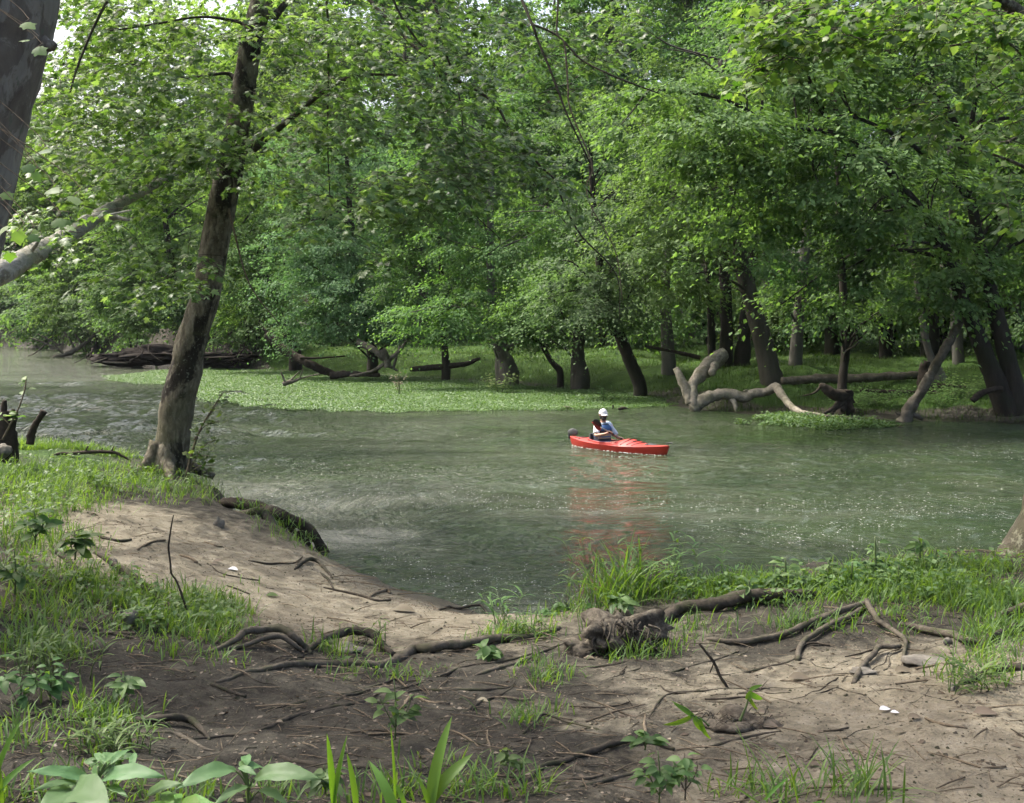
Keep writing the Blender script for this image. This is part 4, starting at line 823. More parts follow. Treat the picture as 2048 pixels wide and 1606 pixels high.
lit = leafy_twigs(mw, [(180,90,220,130,380,17,20.5),(420,60,160,100,160,17,20.5),(120,60,130,110,240,14,18),(250,180,200,160,200,15,18.5),(230,60,230,90,230,12,17),(170,230,160,110,230,11,15),(330,230,150,110,200,11.5,16.5),(260,350,180,80,170,12,16),(120,480,130,70,60,10,13.5),(280,540,150,70,60,11,15),(300,90,200,60,90,13,17.5),(620,60,170,90,190,12,17.5),(600,250,120,90,130,12,16.5),(560,350,90,55,40,13,16),(770,430,55,35,26,10.5,12),(800,380,70,30,30,10.5,12),(640,440,60,50,20,12,14),(680,110,160,90,130,12.5,17.5),(450,250,60,60,8,12,13.5),(395,310,80,18,34,12.2,13.2)], ow, (.06, .11), seed=1, org=b)
V, F = lit
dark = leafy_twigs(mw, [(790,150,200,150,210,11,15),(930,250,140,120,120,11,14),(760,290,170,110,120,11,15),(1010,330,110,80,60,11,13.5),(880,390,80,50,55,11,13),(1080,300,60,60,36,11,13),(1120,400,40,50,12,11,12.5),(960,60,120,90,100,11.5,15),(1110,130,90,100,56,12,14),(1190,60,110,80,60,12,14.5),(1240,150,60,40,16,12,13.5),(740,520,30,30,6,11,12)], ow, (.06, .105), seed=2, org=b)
mw.build('twig', M['root_dark'], e)
MB().add(V, F).build('crown', M['leaf_maple'], e, False)
MB().add(*dark).build('hanging_foliage', M['leaf_maple_shade'], e, False)
(V, F), cc, _, _ = crown_mesh([(P(560, -620, 14.2), (4.2, 3.6, 2.2)), (P(900, -420, 12.5), (2.8, 2.2, 1.2)), (P(250, -350, 13.5), (2.6, 2.4, 1.2))], .13, 60, 1.5, (.6, 1.1), seed=77, holes=.45)
MB().add(V-b, F).build('upper_crown', M['leaf_maple'], e, False)

# the sycamore at the left edge
Y = 6.5; b = P(-90, 1190, Y); b[2] = float(hz(b[0], b[1])); e = empty('sycamore', b); tag(e, 'huge sycamore with patchy peeling pale bark at the extreme left', 'tree')
mb = MB(); path = [(-150,1260,240),(-148,1185,215),(-150,1090,205),(-152,950,202),(-150,800,200),(-135,620,208),(-102,440,208),(-62,260,206),(-27,100,214),(0,0,218),(35,-170,205),(90,-420,180),(170,-800,150),(260,-1200,110),(330,-1600,60)]
q = np.array([P(a[0], a[1], Y) for a in path]); mb.add(*tube(q-b, [a[2]*.5/FPX*Y for a in path], 40, 9, .05, 5))
mb.add(*tube(np.array([P(40, 100, Y-.05), P(78, 82, Y-.02), P(100, 92, Y-.04), P(110, 84, Y-.04)])-b, [.10, .05, .032, .02], 12, 5, .2, 2))
mb.build('trunk', M['bark_syc'], e)
m = MB(); ell = [((-6.6, 8.2, 9.6), (2.8, 2.3, 1.5)), ((-4.3, 7.3, 9.9), (2.0, 1.9, 1.2)), ((-7.9, 10.4, 10.5), (1.5, 1.3, 1.1)), ((-2.9, 7.6, 9.6), (1.2, 1.0, .8)), ((-4.6, 4.0, 9.5), (2.4, 1.6, 1.2)), ((-9.0, 5.0, 9.5), (2.5, 2.5, 1.5)), ((-1.8, 4.6, 9.2), (1.4, 1.0, .8))]  # out-of-view crown, its blobs placed to throw shade on the foreground
(V, F), cc, oo, rr = crown_mesh(ell, .16, 60, 2.0, (.6, 1.1), seed=78, holes=.40)
top = P(330, -1600, Y); 
for c, r_ in ell: m.add(*tube(np.array([q[11], (q[12]+np.array(c))/2+[0, 0, .4], c])-b, [.14, .09, .03], 7, 5, .1))
limbs_to(m, np.vstack([c for c, _ in ell])-b, cc-b, 60, .03, 3); m.build('limb', M['bark_syc'], e); MB().add(V-b, F).build('crown', M['leaf_syc'], e, False)
# the few leaves that hang in front of its trunk
pl = [(46,46,4.3),(70,96,4.3),(60,80,4.4),(145,392,3.6),(12,452,3.9),(34,462,3.9),(80,302,4.3),(58,470,4.0),(108,440,4.4),(96,380,4.4),(50,330,4.5),(20,505,4.2),(66,345,4.4),(5,385,4.5)]
pp = np.array([P(*a) for a in pl]); k = len(pl)
mt = MB(); 
for p in pp: mt.add(*tube(np.array([p, p+[-.05, .1, .08], p+[-.4-rng.uniform(0, .3), .3, .45]])-b, [.0015, .002, .003], 3, 3))
mt.build('twig', M['twig'], e)
MB().add(*scatter(T_SYC, pp-b, np.column_stack([rng.normal(.6, .5, k), rng.normal(-.2, .3, k), rng.uniform(-.7, .1, k)]), np.column_stack([rng.normal(0, .3, k), np.full(k, -.6), np.full(k, .8)]), rng.uniform(.045, .07, k))).build('low_leaves', M['leaf_syc'], e, False)

# the pale dead trunk behind it
m = MB(); pxtube(m, [(-720,935,110,-1),(-350,735,74,-.4),(-150,628,62),(0,545,52,.6),(60,512,46,1.3),(120,480,42,2),(160,455,40,2.6),(200,430,36,3.2),(245,404,32,4),(300,375,28,4.8),(345,352,25,5.6),(392,330,21,6.4),(450,305,18,7.4),(520,268,14,8.4),(590,222,9,9.4),(640,170,4,10)], 9, 0, 20, 8, .16, 6)
pxtube(m, [(215,432,20,3.4),(240,436,14,3.3),(258,440,7,3.2)], 9, 0, 8, 4, .2, 7); pxtube(m, [(130,470,10,2),(180,440,7,1.9),(240,425,5,1.8),(262,420,3,1.7)], 9, 0, 6, 4, .1, 7)
pxtube(m, [(60,506,12,1.2),(75,485,7,1.1),(84,470,4,1.1)], 9, 0, 6, 4, .2, 8); pxtube(m, [(300,372,9,4.7),(330,330,6,4.6),(345,290,4,4.5),(372,262,2,4.4)], 9, 0, 6, 4, .1, 9)
tag(m.build('dead_tree', M['log_syc']), 'pale bare dead tree slanting up between the sycamore and the leaning maple', 'dead tree')

# the tree at the right edge; its foliage hangs in at the top right
Y = 9.4; b = P(2085, 1180, Y); b[2] = float(hz(b[0], b[1])); e = empty('bank_tree', b); tag(e, 'near tree at the right edge, mossy trunk foot in the grass, yellow green foliage overhead', 'tree')
mb = MB(); path = [(2070,1235,330),(2082,1180,240),(2098,1120,180),(2122,1040,150),(2150,920,142),(2180,760,138),(2200,560,130),(2190,300,115),(2150,0,100),(2120,-300,85),(2090,-700,50)]
q = np.array([P(a[0], a[1], Y) for a in path]); mb.add(*tube(q-b, [a[2]*.5/FPX*Y for a in path], 32, 8, .09, 9))
for k, pth in enumerate(([(2040,1190,60),(1990,1205,40,-.3),(1950,1215,20,-.5)], [(2060,1210,60,-.2),(2020,1245,36,-.7),(1975,1262,16,-1.0)])):
    pxtube(mb, pth, Y, b, 9, 5, .25, k)
mb.build('trunk', M['bark'], e)
limb(e, [(2170,120,40),(2090,60,28,-.4),(1960,-20,20,-.9),(1800,-60,14,-1.3),(1640,-50,9,-1.6),(1520,10,5,-1.8)], Y, b, 'bark', 21)
limb(e, [(2190,320,30),(2110,200,18,-.5),(2048,110,9,-.9),(1985,80,6,-1),(1900,92,4,-1)], Y, b, 'bark', 22)
limb(e, [(2195,480,24),(2120,380,14,-.5),(2040,330,7,-.8),(1960,300,4,-1)], Y, b, 'bark', 23)
ow = P(2180, 100, Y); mw = MB()
V, F = leafy_twigs(mw, [(1640,40,150,60,90,6.9,8.5),(1560,110,75,75,44,6.9,8.3),(1520,60,40,90,22,7,8),(1710,90,40,50,22,7,8),(1950,50,120,70,66,6.8,8.6),(2000,210,70,110,44,6.8,8.5),(1870,210,60,70,16,7,8),(1860,250,50,40,10,7,8),(2020,380,50,60,14,7,8),(1830,30,80,40,30,7,8.5),(1500,140,20,40,5,7,7.6)], ow, (.04, .08), T_SYC, (9, 16), (.22, .45), .5, 3, b)
mw.build('twig', M['root_dark'], e); MB().add(V, F).build('crown', M['leaf_syc'], e, False)
(V, F), cc, _, _ = crown_mesh([((5.6, 9.2, 8.6), (2.6, 2.4, 1.4)), ((3.2, 9.0, 7.2), (1.8, 1.6, .9)), ((7.8, 8.0, 8.0), (2.6, 2.6, 1.8))], .12, 60, 1.6, (.5, 1.), seed=79, holes=.45)
MB().add(V-b, F).build('upper_crown', M['leaf_syc'], e, False)

# ------------------------------------------------------------ roots, sticks
def root(name, path, label, mat='root', cat='root', group=None, seed=0, segs=11, rough=.26, lift=.12, more=()):
    """paths of (px, py, width px[, height above the ground]); laid on the ground they are seen against"""
    mb = MB()
    for i, pth in enumerate((path,)+tuple(more)):
        q, r, h = [], [], []
        for a in pth:
            g = G(a[0], a[1]); rr = a[2]*.5/FPX*g[1]; hh = a[3] if len(a) > 3 else 0
            q.append(P(a[0], a[1], g[1]-hh*1.3) if hh else g); r.append(rr); h.append(hh*.68)
        q = np.array(q)[:, :2]; z = catmull(np.column_stack([q, r, h]), 6); x, y, r, h = z.T; r = r*.86
        x = x+.5*np.array(r)*(vn2(x*9, y*9, 5)-.5)*2; zz = np.maximum(hz(x, y), 0)+h+r*np.where(r > .016, .30, lift)
        k = np.ones(5)/5; zz = np.convolve(np.pad(zz, 2, 'edge'), k, 'valid')
        mb.add(*tube(np.column_stack([x, y, zz]), np.maximum(r, .0025), segs, 1, rough, seed+i, resample=False))
    return tag(mb.build(name, M[mat]), label, cat, group)
R_ = [
 ([(430,1366,9),(475,1353,13),(520,1345,15),(600,1335,17),(690,1330,19),(763,1335,21),(801,1322,24),(827,1306,27,.03),(870,1304,22,.04),(914,1301,20,.05),(990,1287,20,.04),(1065,1277,16),(1120,1262,12)], 'longest thick smooth root sweeping along the edge above the sandy inlet', 'root'),
 ([(420,1308,8),(448,1300,13,.02),(475,1290,15,.06),(505,1281,17,.10),(552,1276,17,.13),(588,1288,15,.09),(612,1304,13,.02),(622,1312,10)], 'arched root humped over a gap beside the long smooth root', 'root'),
 ([(440,1304,8),(480,1300,10,.02),(520,1291,12,.06),(560,1290,12,.08),(590,1300,10,.04),(610,1310,8)], 'lower twin of the humped root, lying just in front of it', 'root'),
 ([(612,1308,12),(640,1292,16,.04),(688,1278,19,.08),(733,1281,19,.10),(760,1296,17,.06),(785,1315,14)], 'mossy arched root with grass and pale sand showing under it', 'root_dark'),
 ([(1290,1262,14),(1323,1250,26,.03),(1357,1228,28,.05),(1413,1222,28,.06),(1470,1213,30,.08),(1545,1207,26,.08),(1609,1192,18,.03),(1660,1190,10)], 'thick knobbly root along the crest of the right bank', 'root_dark'),
 ([(1413,1279,8),(1458,1289,12,.02),(1500,1289,14,.03),(1541,1283,14,.03),(1602,1262,14,.04),(1677,1234,16,.05),(1734,1213,16,.04)], 'long curved root descending from the forked crest root', 'root'),
 ([(1734,1211,14,.05),(1753,1241,13,.05),(1775,1264,12,.04),(1809,1285,10,.04),(1808,1320,8,.02),(1804,1348,6)], 'root bending down in a sharp knee over the sandy slope', 'root'),
 ([(1800,1298,9,.03),(1787,1302,11,.05),(1760,1303,13,.06),(1740,1322,13,.04),(1726,1340,13,.02),(1709,1370,13)], 'stubby bent root end reaching onto the bare sand', 'root'),
 ([(1734,1216,10),(1700,1240,12,.04),(1640,1268,13,.04),(1610,1290,13,.03),(1598,1308,13,.02),(1594,1322,12)], 'root hooking down to a blunt tip below the right grass', 'root'),
 ([(1050,1568,10),(1084,1537,14),(1140,1521,14,.01),(1216,1498,15,.03),(1269,1483,13,.03),(1322,1494,13,.01),(1350,1503,10)], 'curved mossy root nearest the camera on the bare ground', 'root_dark'),
 ([(800,1389,4),(842,1381,8),(891,1385,8),(952,1383,9),(1012,1377,6),(1030,1368,3)], 'thin dark root winding across the trampled ground', 'root_dark'),
 ([(950,1352,4),(967,1347,11),(1008,1336,12),(1057,1321,9),(1103,1302,7),(1150,1285,4)], 'short pale root running up towards the rotten stump', 'root'),
 ([(780,1385,3),(850,1362,6),(914,1343,7),(990,1328,7),(1050,1317,6),(1110,1300,4)], 'slim root parallel to the long smooth root, just in front', 'root_dark'),
 ([(600,1436,4),(650,1419,9),(680,1411,10),(740,1407,9),(793,1409,6)], 'gnarled root crossing the dark middle ground', 'root_dark'),
 ([(360,1482,5),(384,1479,7),(450,1472,8),(519,1462,10),(588,1434,11),(658,1417,11),(700,1395,9),(740,1385,5)], 'long dark root climbing right over the dark soil', 'root_dark'),
 ([(230,1440,8),(256,1445,13),(329,1443,16,.04),(381,1451,16,.05),(410,1470,10,.02),(420,1482,5)], 'undermined dark root with fine rootlets hanging from it', 'root_dark'),
 ([(300,1466,5),(356,1476,11),(398,1493,10),(430,1502,4)], 'smooth root just below the undermined dark root', 'root'),
 ([(560,1518,8),(581,1524,14),(640,1535,16),(699,1538,14),(740,1545,8)], 'dark root behind the broad leaved plants at the bottom', 'root_dark'),
 ([(1040,1598,6),(1065,1592,9),(1140,1581,11),(1216,1566,11),(1273,1551,8),(1300,1540,4)], 'low root along the very bottom of the bare ground', 'root'),
 ([(540,1420,3),(620,1400,6),(700,1390,7),(800,1360,6),(860,1352,3)], 'slender root in the dark band below the long smooth root', 'root_dark'),
 ([(880,1440,3),(915,1430,8),(960,1408,8),(1010,1385,6),(1030,1372,3)], 'short diagonal root in the middle of the bare ground', 'root_dark'),
 ([(1800,1255,10),(1828,1261,14,.02),(1889,1275,18,.03),(1923,1290,15,.02),(1965,1294,10)], 'knotty root right of the sharp kneed root', 'root'),
 ([(1920,1188,8),(1941,1193,13,.03),(1998,1207,13,.03),(2040,1232,10)], 'dark root in the grass beneath the right edge tree', 'root_dark'),
 ([(1960,1262,10),(2009,1236,20,.05),(2060,1222,24,.05)], 'heavy root joining the right edge tree', 'root'),
 ([(1960,1300,14),(1990,1278,16,.03),(2030,1262,16,.03),(2070,1258,14)], 'second heavy root below the one joining the right edge tree', 'root_dark'),
 ([(1920,1372,10),(1960,1358,16,.02),(2000,1345,18,.02),(2060,1338,16)], 'half buried root among grass at the right edge of the sand', 'root_dark'),
 ([(1400,1352,3),(1462,1349,5),(1526,1337,6),(1579,1324,6),(1592,1316,4)], 'thin root lying flat below the curved crest root', 'root_dark'),
 ([(0,1228,10),(87,1244,13),(156,1258,12),(230,1272,9),(300,1285,5)], 'dark root under the grassy left slope', 'root_dark'),
 ([(190,1112,8),(225,1133,15,.02),(277,1168,18,.03),(329,1213,16,.03),(381,1258,10)], 'mossy root slanting down the left grass slope', 'root_dark'),
 ([(110,1105,8),(150,1140,13,.02),(190,1200,14,.02),(215,1245,8)], 'root half lost in weeds near the sycamore foot', 'root_dark'),
 ([(590,1143,5),(600,1134,8,.02),(620,1125,9,.04),(640,1131,8,.03),(656,1146,7,.01),(664,1158,5)], 'small looped root on the sand below the peninsula', 'root_dark'),
 ([(640,1148,4),(655,1160,6,.02),(668,1180,4)], 'tiny root hook beside the small looped root', 'root_dark'),
 ([(0,1440,8),(90,1436,13),(180,1440,12),(260,1450,8)], 'dark root running in from the lower left', 'root_dark'),
 ([(180,1068,4),(230,1082,8,.01),(262,1084,6)], 'low brown root bump at the top of the left slope', 'root_dark'),
 ([(1290,1440,3),(1330,1395,5),(1420,1385,6),(1540,1378,4)], 'slim dark root crossing the right sand', 'root_dark'),
 ([(1410,1505,4),(1440,1495,7),(1500,1478,8),(1560,1466,5)], 'dark root beside the bark heap on the right sand', 'root_dark'),
 ([(1120,1330,3),(1180,1335,6),(1260,1325,6),(1310,1332,4)], 'thin root below the rotten stump', 'root_dark'),
 ([(1330,1350,3),(1380,1340,6),(1440,1320,6),(1480,1300,4)], 'thin root climbing to the crest right of the rotten stump', 'root_dark'),
]
for i, (pth, lab, mat) in enumerate(R_): root('tree_root', pth, lab, mat, 'root', 'exposed roots on the near bank', 100+i)
for i in range(85):
    px, py = rng.uniform(250, 1900), rng.uniform(1290, 1570)
    if px > 1350 and py > 1400 and rng.uniform() < .75: continue
    w = rng.uniform(2.2, 5); a = rng.normal(.0, .35)+(math.pi if rng.uniform() < .5 else 0); pth = []
    for k in range(6):
        if px < -30 or px > 2080 or py > 1600 or py < 1275: break
        pth.append((px, py, max(1.2, w*(1-.13*k)))); st = rng.uniform(22, 46); a += rng.normal(0, .42); px += math.cos(a)*st; py += math.sin(a)*st*.5
    if len(pth) > 2: root('rootlet', pth, 'thin crooked rootlet half sunk in the trodden soil of the near bank', ('root', 'root_dark', 'twig_dark')[i % 3], 'root', 'thin rootlets webbed over the near bank', 400+i, 5, .3, .0)
# the hanging roots of the little peninsula stand clear of the ground
def hang(name, paths, label, mat, Y, cat='root', group='exposed roots on the near bank', seed=0):
    m = MB()
    for i, p in enumerate(paths): pxtube(m, p, Y, 0, 10, 6, .2, seed+i)
    return tag(m.build(name, M[mat]), label, cat, group)
Yp = 12.6
hang('tree_root', [[(425,1030,18,.5),(455,1028,19,.3),(483,1031,18,.1),(512,1022,17),(530,1028,18),(543,1046,18,-.1),(551,1072,17,-.2),(556,1100,18,-.3),(557,1118,14,-.3)]], 'thick root bending straight down at the tip of the peninsula', 'root', Yp, seed=201)
hang('tree_root', [[(432,1010,20,.6),(470,1006,24,.4),(520,1015,26,.2),(560,1030,24),(590,1042,22),(622,1064,22),(640,1090,20),(652,1108,16)],[(560,1034,14),(566,1060,18),(570,1088,14),(580,1108,8)],[(600,1060,20),(612,1085,18),(624,1104,10)],[(575,1040,10),(590,1074,14),(602,1100,9)],[(540,1026,10),(516,1046,8),(500,1052,5)]], 'dark matted root mass hung with grass at the water edge', 'dead_dark', Yp+.15, seed=205)
k = 240; tt = rng.uniform(0, 1, k); base = np.array([P(a, b_, Yp-.05) for a, b_ in zip(470+175*tt+rng.normal(0, 8, k), 1012+85*tt**1.4+rng.normal(0, 9, k))])
dd, nn = tilt(k, .9); stuff('hanging_grass', BL, base, dd, nn, rng.uniform(.05, .16, k), M['grass'], label='grass growing out of the dark root mass at the peninsula')
hang('tree_root', [[(478,1040,5),(492,1052,6),(500,1066,4)]], 'short rootlet under the peninsula edge', 'root_dark', 12.2, seed=211)
ST = [
 ([(870,1223,5),(895,1219,6),(914,1220,6),(949,1218,6,.03),(970,1226,5,.02),(990,1230,4)], 'bent stick poking from the beach out over the water', 'twig_dark'),
 ([(647,1179,4),(690,1188,6),(722,1196,7),(755,1203,6),(781,1204,5)], 'slim dark stick lying on the sandy inlet', 'twig_dark'),
 ([(738,1196,5),(755,1188,9),(775,1183,10),(780,1188,6)], 'short grey driftwood piece on the sandy inlet', 'twig'),
 ([(496,1122,4),(551,1131,5),(600,1120,4),(633,1098,3)], 'thin stick reaching up towards the peninsula roots', 'twig_dark'),
 ([(422,1376,9),(450,1387,9),(491,1397,7)], 'short thick dark stick below the long smooth root', 'root_dark'),
 ([(250,1400,3),(270,1384,4,.02),(288,1368,3,.04)], 'pale forked twig on the dark soil at the left', 'twig'),
 ([(836,1401,6),(870,1408,7),(900,1410,5)], 'pale wood splinter beside the thin winding root', 'twig'),
 ([(800,1424,8),(812,1410,9),(820,1394,8)], 'short upright grey stick end in the dark ground', 'twig'),
 ([(990,1398,5),(1028,1400,8),(1060,1404,7)], 'brown bark stick in the middle of the bare ground', 'twig'),
 ([(890,1462,3),(925,1475,5),(958,1497,4)], 'thin pale stick below the middle roots', 'twig'),
 ([(975,1465,4),(976,1485,5),(984,1515,4)], 'pale curved stick standing near the mossy curved root', 'twig'),
 ([(1046,1470,4),(1070,1452,6,.03),(1091,1441,6,.04),(1141,1450,5,.02),(1197,1462,4)], 'arched dark branch left of the right sand', 'root_dark'),
 ([(1050,1500,3),(1035,1510,4),(1020,1530,3)], 'short dark twig beside the arched dark branch', 'twig_dark'),
 ([(1292,1437,7),(1290,1462,8),(1298,1482,6)], 'small grey stick standing upright in the sand', 'twig'),
 ([(1136,1562,7),(1170,1560,7),(1205,1556,6)], 'straight brown stick under the mossy curved root', 'twig'),
 ([(1851,1447,6),(1890,1455,8),(1935,1462,5)], 'straight brown stick on the right sand', 'twig'),
 ([(1742,1588,8),(1770,1582,11),(1815,1587,6)], 'reddish brown bark strip at the bottom right', 'twig'),
 ([(1410,1402,4),(1450,1404,6),(1495,1401,4)], 'short dark stick beside the drooping grass shoot', 'twig_dark'),
 ([(1646,1464,3),(1680,1462,6),(1697,1459,4)], 'dark twig in the middle of the right sand', 'twig_dark'),
 ([(1674,1474,3),(1685,1490,5),(1694,1508,3)], 'pale crooked twig just below the dark twig', 'twig'),
 ([(1320,1376,3),(1335,1384,5),(1372,1392,4)], 'slim dark twig at the left of the right sand', 'twig_dark'),
 ([(2022,1462,3),(2040,1475,5),(2056,1482,4)], 'dark twig at the right edge of the sand', 'twig_dark'),
 ([(275,1104,5),(300,1092,6),(330,1084,5)], 'pale grey stick on the upper left slope', 'twig'),
 ([(360,1112,5),(378,1118,8),(394,1128,6)], 'orange brown stick on the upper slope of the beach', 'twig'),
 ([(410,1085,4),(430,1092,5),(445,1096,4)], 'reddish thin stick above the orange brown stick', 'twig'),
 ([(430,1290,5),(450,1270,8,.01),(470,1250,7,.03)], 'pale stick slanting in the grass above the humped root', 'twig'),
 ([(405,1285,5),(398,1262,6,.02),(412,1252,5,.02)], 'small pale root curl at the tip of the left grass', 'twig'),
 ([(452,1175,3),(480,1185,5),(498,1191,4)], 'dark stick on the beach below the pale scraps', 'twig_dark'),
 ([(420,1132,3),(445,1150,4),(520,1165,3)], 'long hair thin twig across the beach', 'twig_dark'),
 ([(640,1270,4),(700,1262,6),(760,1268,4)], 'low stick half sunk in sand behind the arched root', 'twig'),
 ([(1580,1305,3),(1620,1290,6,.02),(1660,1295,4)], 'short twig beside the hooking blunt root', 'twig_dark'),
 ([(1690,1320,3),(1740,1305,5),(1785,1296,4)], 'thin twig above the stubby bent root', 'twig_dark'),
 ([(1560,1366,3),(1620,1360,5),(1690,1352,3)], 'flat twig on the sand below the stubby root', 'twig'),
 ([(1140,1415,3),(1200,1420,5),(1260,1408,3)], 'dark twig right of the middle roots', 'twig_dark'),
 ([(700,1470,3),(760,1462,5),(810,1470,3)], 'dark twig behind the tall bright grass shoots', 'twig_dark'),
 ([(850,1500,3),(880,1518,5),(905,1524,3)], 'pale splinter among the bottom grass shoots', 'twig'),
]
for i, (pth, lab, mat) in enumerate(ST): root('stick', pth, lab, mat, 'stick', 'sticks lying on the near bank', 300+i, 7, .14, .7)
g = G(377, 1249); hang('bare_sapling', [[(377,1252,5),(374,1225,4.5),(363,1188,4.5),(352,1160,4),(343,1147,4),(340,1120,4),(337,1095,4),(340,1070,3.5),(343,1050,3),(347,1030,2)]], 'bare thin stem standing crooked on the left slope', 'twig_dark', float(g[1]), 'sapling', None, 220)
hang('bare_sapling', [[(1458,1380,6),(1440,1352,6),(1428,1325,6),(1412,1304,5),(1398,1287,4)],[(1428,1325,3),(1420,1345,2.5)]], 'dark leaning dead stem in front of the crest roots', 'twig_dark', float(G(1458, 1378)[1]), 'stick', None, 221)
hang('dead_branch', [[(100,914,4),(120,907,6),(137,908,8),(178,904,7),(222,904,7),(245,912,5),(262,922,3)],[(130,908,5),(140,918,6),(138,930,4)],[(170,905,4),(176,892,3)],[(200,904,3),(206,896,2)],[(222,904,4),(228,892,2)]], 'dark bare branch lying over the grass beside the leaning maple', 'twig_dark', 14.8, 'branch', None, 230)
# stump, stick and sprout at the left edge
m = MB(); pxtube(m, [(4,935,72),(8,905,56),(12,870,46),(14,845,40),(14,822,38)], 13.6, 0, 16, 6, .22, 240); pxtube(m, [(8,840,18),(8,812,14),(10,800,6)], 13.55, 0, 7, 5, .3, 241); pxtube(m, [(24,850,16),(26,828,12),(27,818,7)], 13.6, 0, 7, 5, .3, 242)
tag(m.build('broken_stump', M['dead_dark']), 'jagged dark broken stump on the left bank at the water', 'stump')
hang('dead_stake', [[(60,888,17),(64,866,15),(70,850,12),(80,835,12),(88,822,13)]], 'short dead stake leaning right beside the jagged stump', 'dead_dark', 13.5, 'stake', None, 243)
V, F = lump(P(4, 902, 13.2), (.11, .1, .08), 244, .3); tag(MB().add(V, F).build('rock', M['rock']), 'pale round rock at the foot of the jagged stump', 'rock')

def sprout(name, paths, Y, label, leaves, lmat='weed', T=t_lance(5, .3, .2), smat='stem', cat='plant', group=None, ls=(.03, .06), spread=.03, up=.2, nrm=(0, -.4, 1)):
    """stems given by pixel paths with leaves spread along them"""
    b = P(*paths[0][0][:2], Y); e = empty(name, b); tag(e, label, cat, group); ms = MB(); LP, LD = [], []
    for i, p in enumerate(paths):
        pxtube(ms, p, Y, b, 5, 4, .05, i); q = catmull([P(a[0], a[1], Y+(a[3] if len(a) > 3 else 0)) for a in p], 8); n = leaves
        t = rng.uniform(.25, 1, n); k = (t*(len(q)-1)).astype(int); a = rng.uniform(0, 6.28, n)
        LP.append(q[k]+np.column_stack([np.cos(a), np.sin(a), rng.normal(0, .5, n)])*spread*.5); LD.append(np.column_stack([np.cos(a), np.sin(a)*.8, np.full(n, up)+rng.normal(0, .25, n)]))
    ms.build('stem', M[smat], e); p = np.vstack(LP)-b; d = np.vstack(LD); n = len(p)
    MB().add(*scatter(T, p, d, np.array(nrm)+rng.normal(0, .25, (n, 3)), rng.uniform(*ls, n))).build('leaves', M[lmat], e, False); return e
sprout('sapling', [[(372,955,6),(384,905,5),(400,860,4),(420,825,3),(446,785,2)],[(374,950,5),(390,920,3),(410,890,2),(432,880,2)],[(388,880,4),(410,852,2),(440,842,1.5)],[(372,955,4),(395,935,2),(430,930,2)],[(380,930,3),(400,912,2),(420,912,1.5)],[(405,850,2),(430,815,1.5),(440,800,1.5)]], 14.1, 'slim leafy sapling growing right against the leaning maple foot', 26, 'leaf_syc', T_SYC, 'twig', 'sapling', ls=(.05, .085), spread=.16)
sprout('sapling', [[(5,880,5),(20,850,4),(38,815,3),(50,778,3),(52,758,2)],[(20,850,2),(5,835,2),(-6,825,2)],[(30,835,2),(42,828,2)]], 12.8, 'leafy sprout rising over the jagged stump', 8, 'leaf_syc', t_lance(5, .3, .2), 'twig', 'sapling', ls=(.07, .12), spread=.05)
# weeds standing on the right bank against the water
for i, (px, top, bot, Yw, n, lab) in enumerate(((1752,1072,1185,8.7,11,'tallest leafy weed on the right bank crest'), (1842,1070,1170,8.9,12,'tall leafy weed right of the tallest one, before the river'), (1868,1095,1170,9.0,8,'leafy weed just right of the two tall ones'), (1575,1115,1190,8.6,9,'broad leafy weed on the crest behind the knobbly root'), (1660,1120,1185,8.7,9,'leafy weed halfway along the crest'), (1800,1130,1190,8.5,8,'low leafy weed between the two tall ones'),(1700,1125,1190,8.5,8,'low leafy weed left of the tallest one'),(1500,1160,1205,8.4,8,'low leafy weed above the knobbly crest root'))):
    w = (px % 7)-3
    sprout('leafy_weed', [[(px,bot+12,6),(px+w,(top+bot)/2,5),(px+w*1.5,top,3)],[(px-4,bot+10,3),(px-18,(top+bot)/2+14,2),(px-24,(top+bot)/2,2)],[(px+4,bot+10,3),(px+20,(top+bot)/2+10,2),(px+28,(top+bot)/2,2)]], Yw, lab, int(n*2.6), 'weed', t_lance(5, .2, .35), 'stem', 'weed', 'leafy weeds on the right bank', (.06, .115), .06, .15)
sprout('leafy_weed', [[(1150,1262,5),(1140,1225,4),(1128,1200,3)],[(1150,1262,4),(1175,1225,3),(1190,1205,2)],[(1145,1262,3),(1112,1235,2),(1095,1215,2)],[(1160,1262,3),(1200,1240,2),(1225,1225,2)]], 8.7, 'spreading leafy weed at the tip of the right bank beside the beach', 10, 'weed', t_lance(5, .2, .35), 'stem', 'weed', 'leafy weeds on the right bank', (.08, .15), .04, .1)
# tall reed clump
def clump(name, px, py, Y, n, h, label, mat='weed', w=.5, lean=.16, leafs=5, ls=(.10, .2), cat='grass clump'):
    b = P(px, py, Y); b[2] = float(hz(b[0], b[1])); e = empty(name, b); tag(e, label, cat); ms = MB(); LP, LD = [], []
    for i in range(n):
        o = rng.normal(0, w*.35, 2); hh = h*rng.uniform(.55, 1.08); l = rng.normal(0, lean, 2)*hh; q = np.array([[o[0], o[1]*.5, -.03], [o[0]+l[0]*.3, o[1]*.5+l[1]*.3, hh*.5], [o[0]+l[0], o[1]*.5+l[1], hh]])
        ms.add(*tube(q, [.0035, .0028, .0012], 4, 3)); c = catmull(q, 8); k = rng.integers(3, len(c), leafs); a = rng.uniform(0, 6.28, leafs); LP.append(c[k]); LD.append(np.column_stack([np.cos(a), np.sin(a), rng.uniform(.3, 1.2, leafs)]))
    ms.build('stem', M['stem'], e); p = np.vstack(LP); d = np.vstack(LD); m = len(p)
    MB().add(*scatter(t_blade(5, .05, .45), p, d, np.column_stack([-d[:, 0]*.6, -d[:, 1]*.6, np.ones(m)]), rng.uniform(*ls, m), 1.2)).build('leaves', M[mat], e, False)
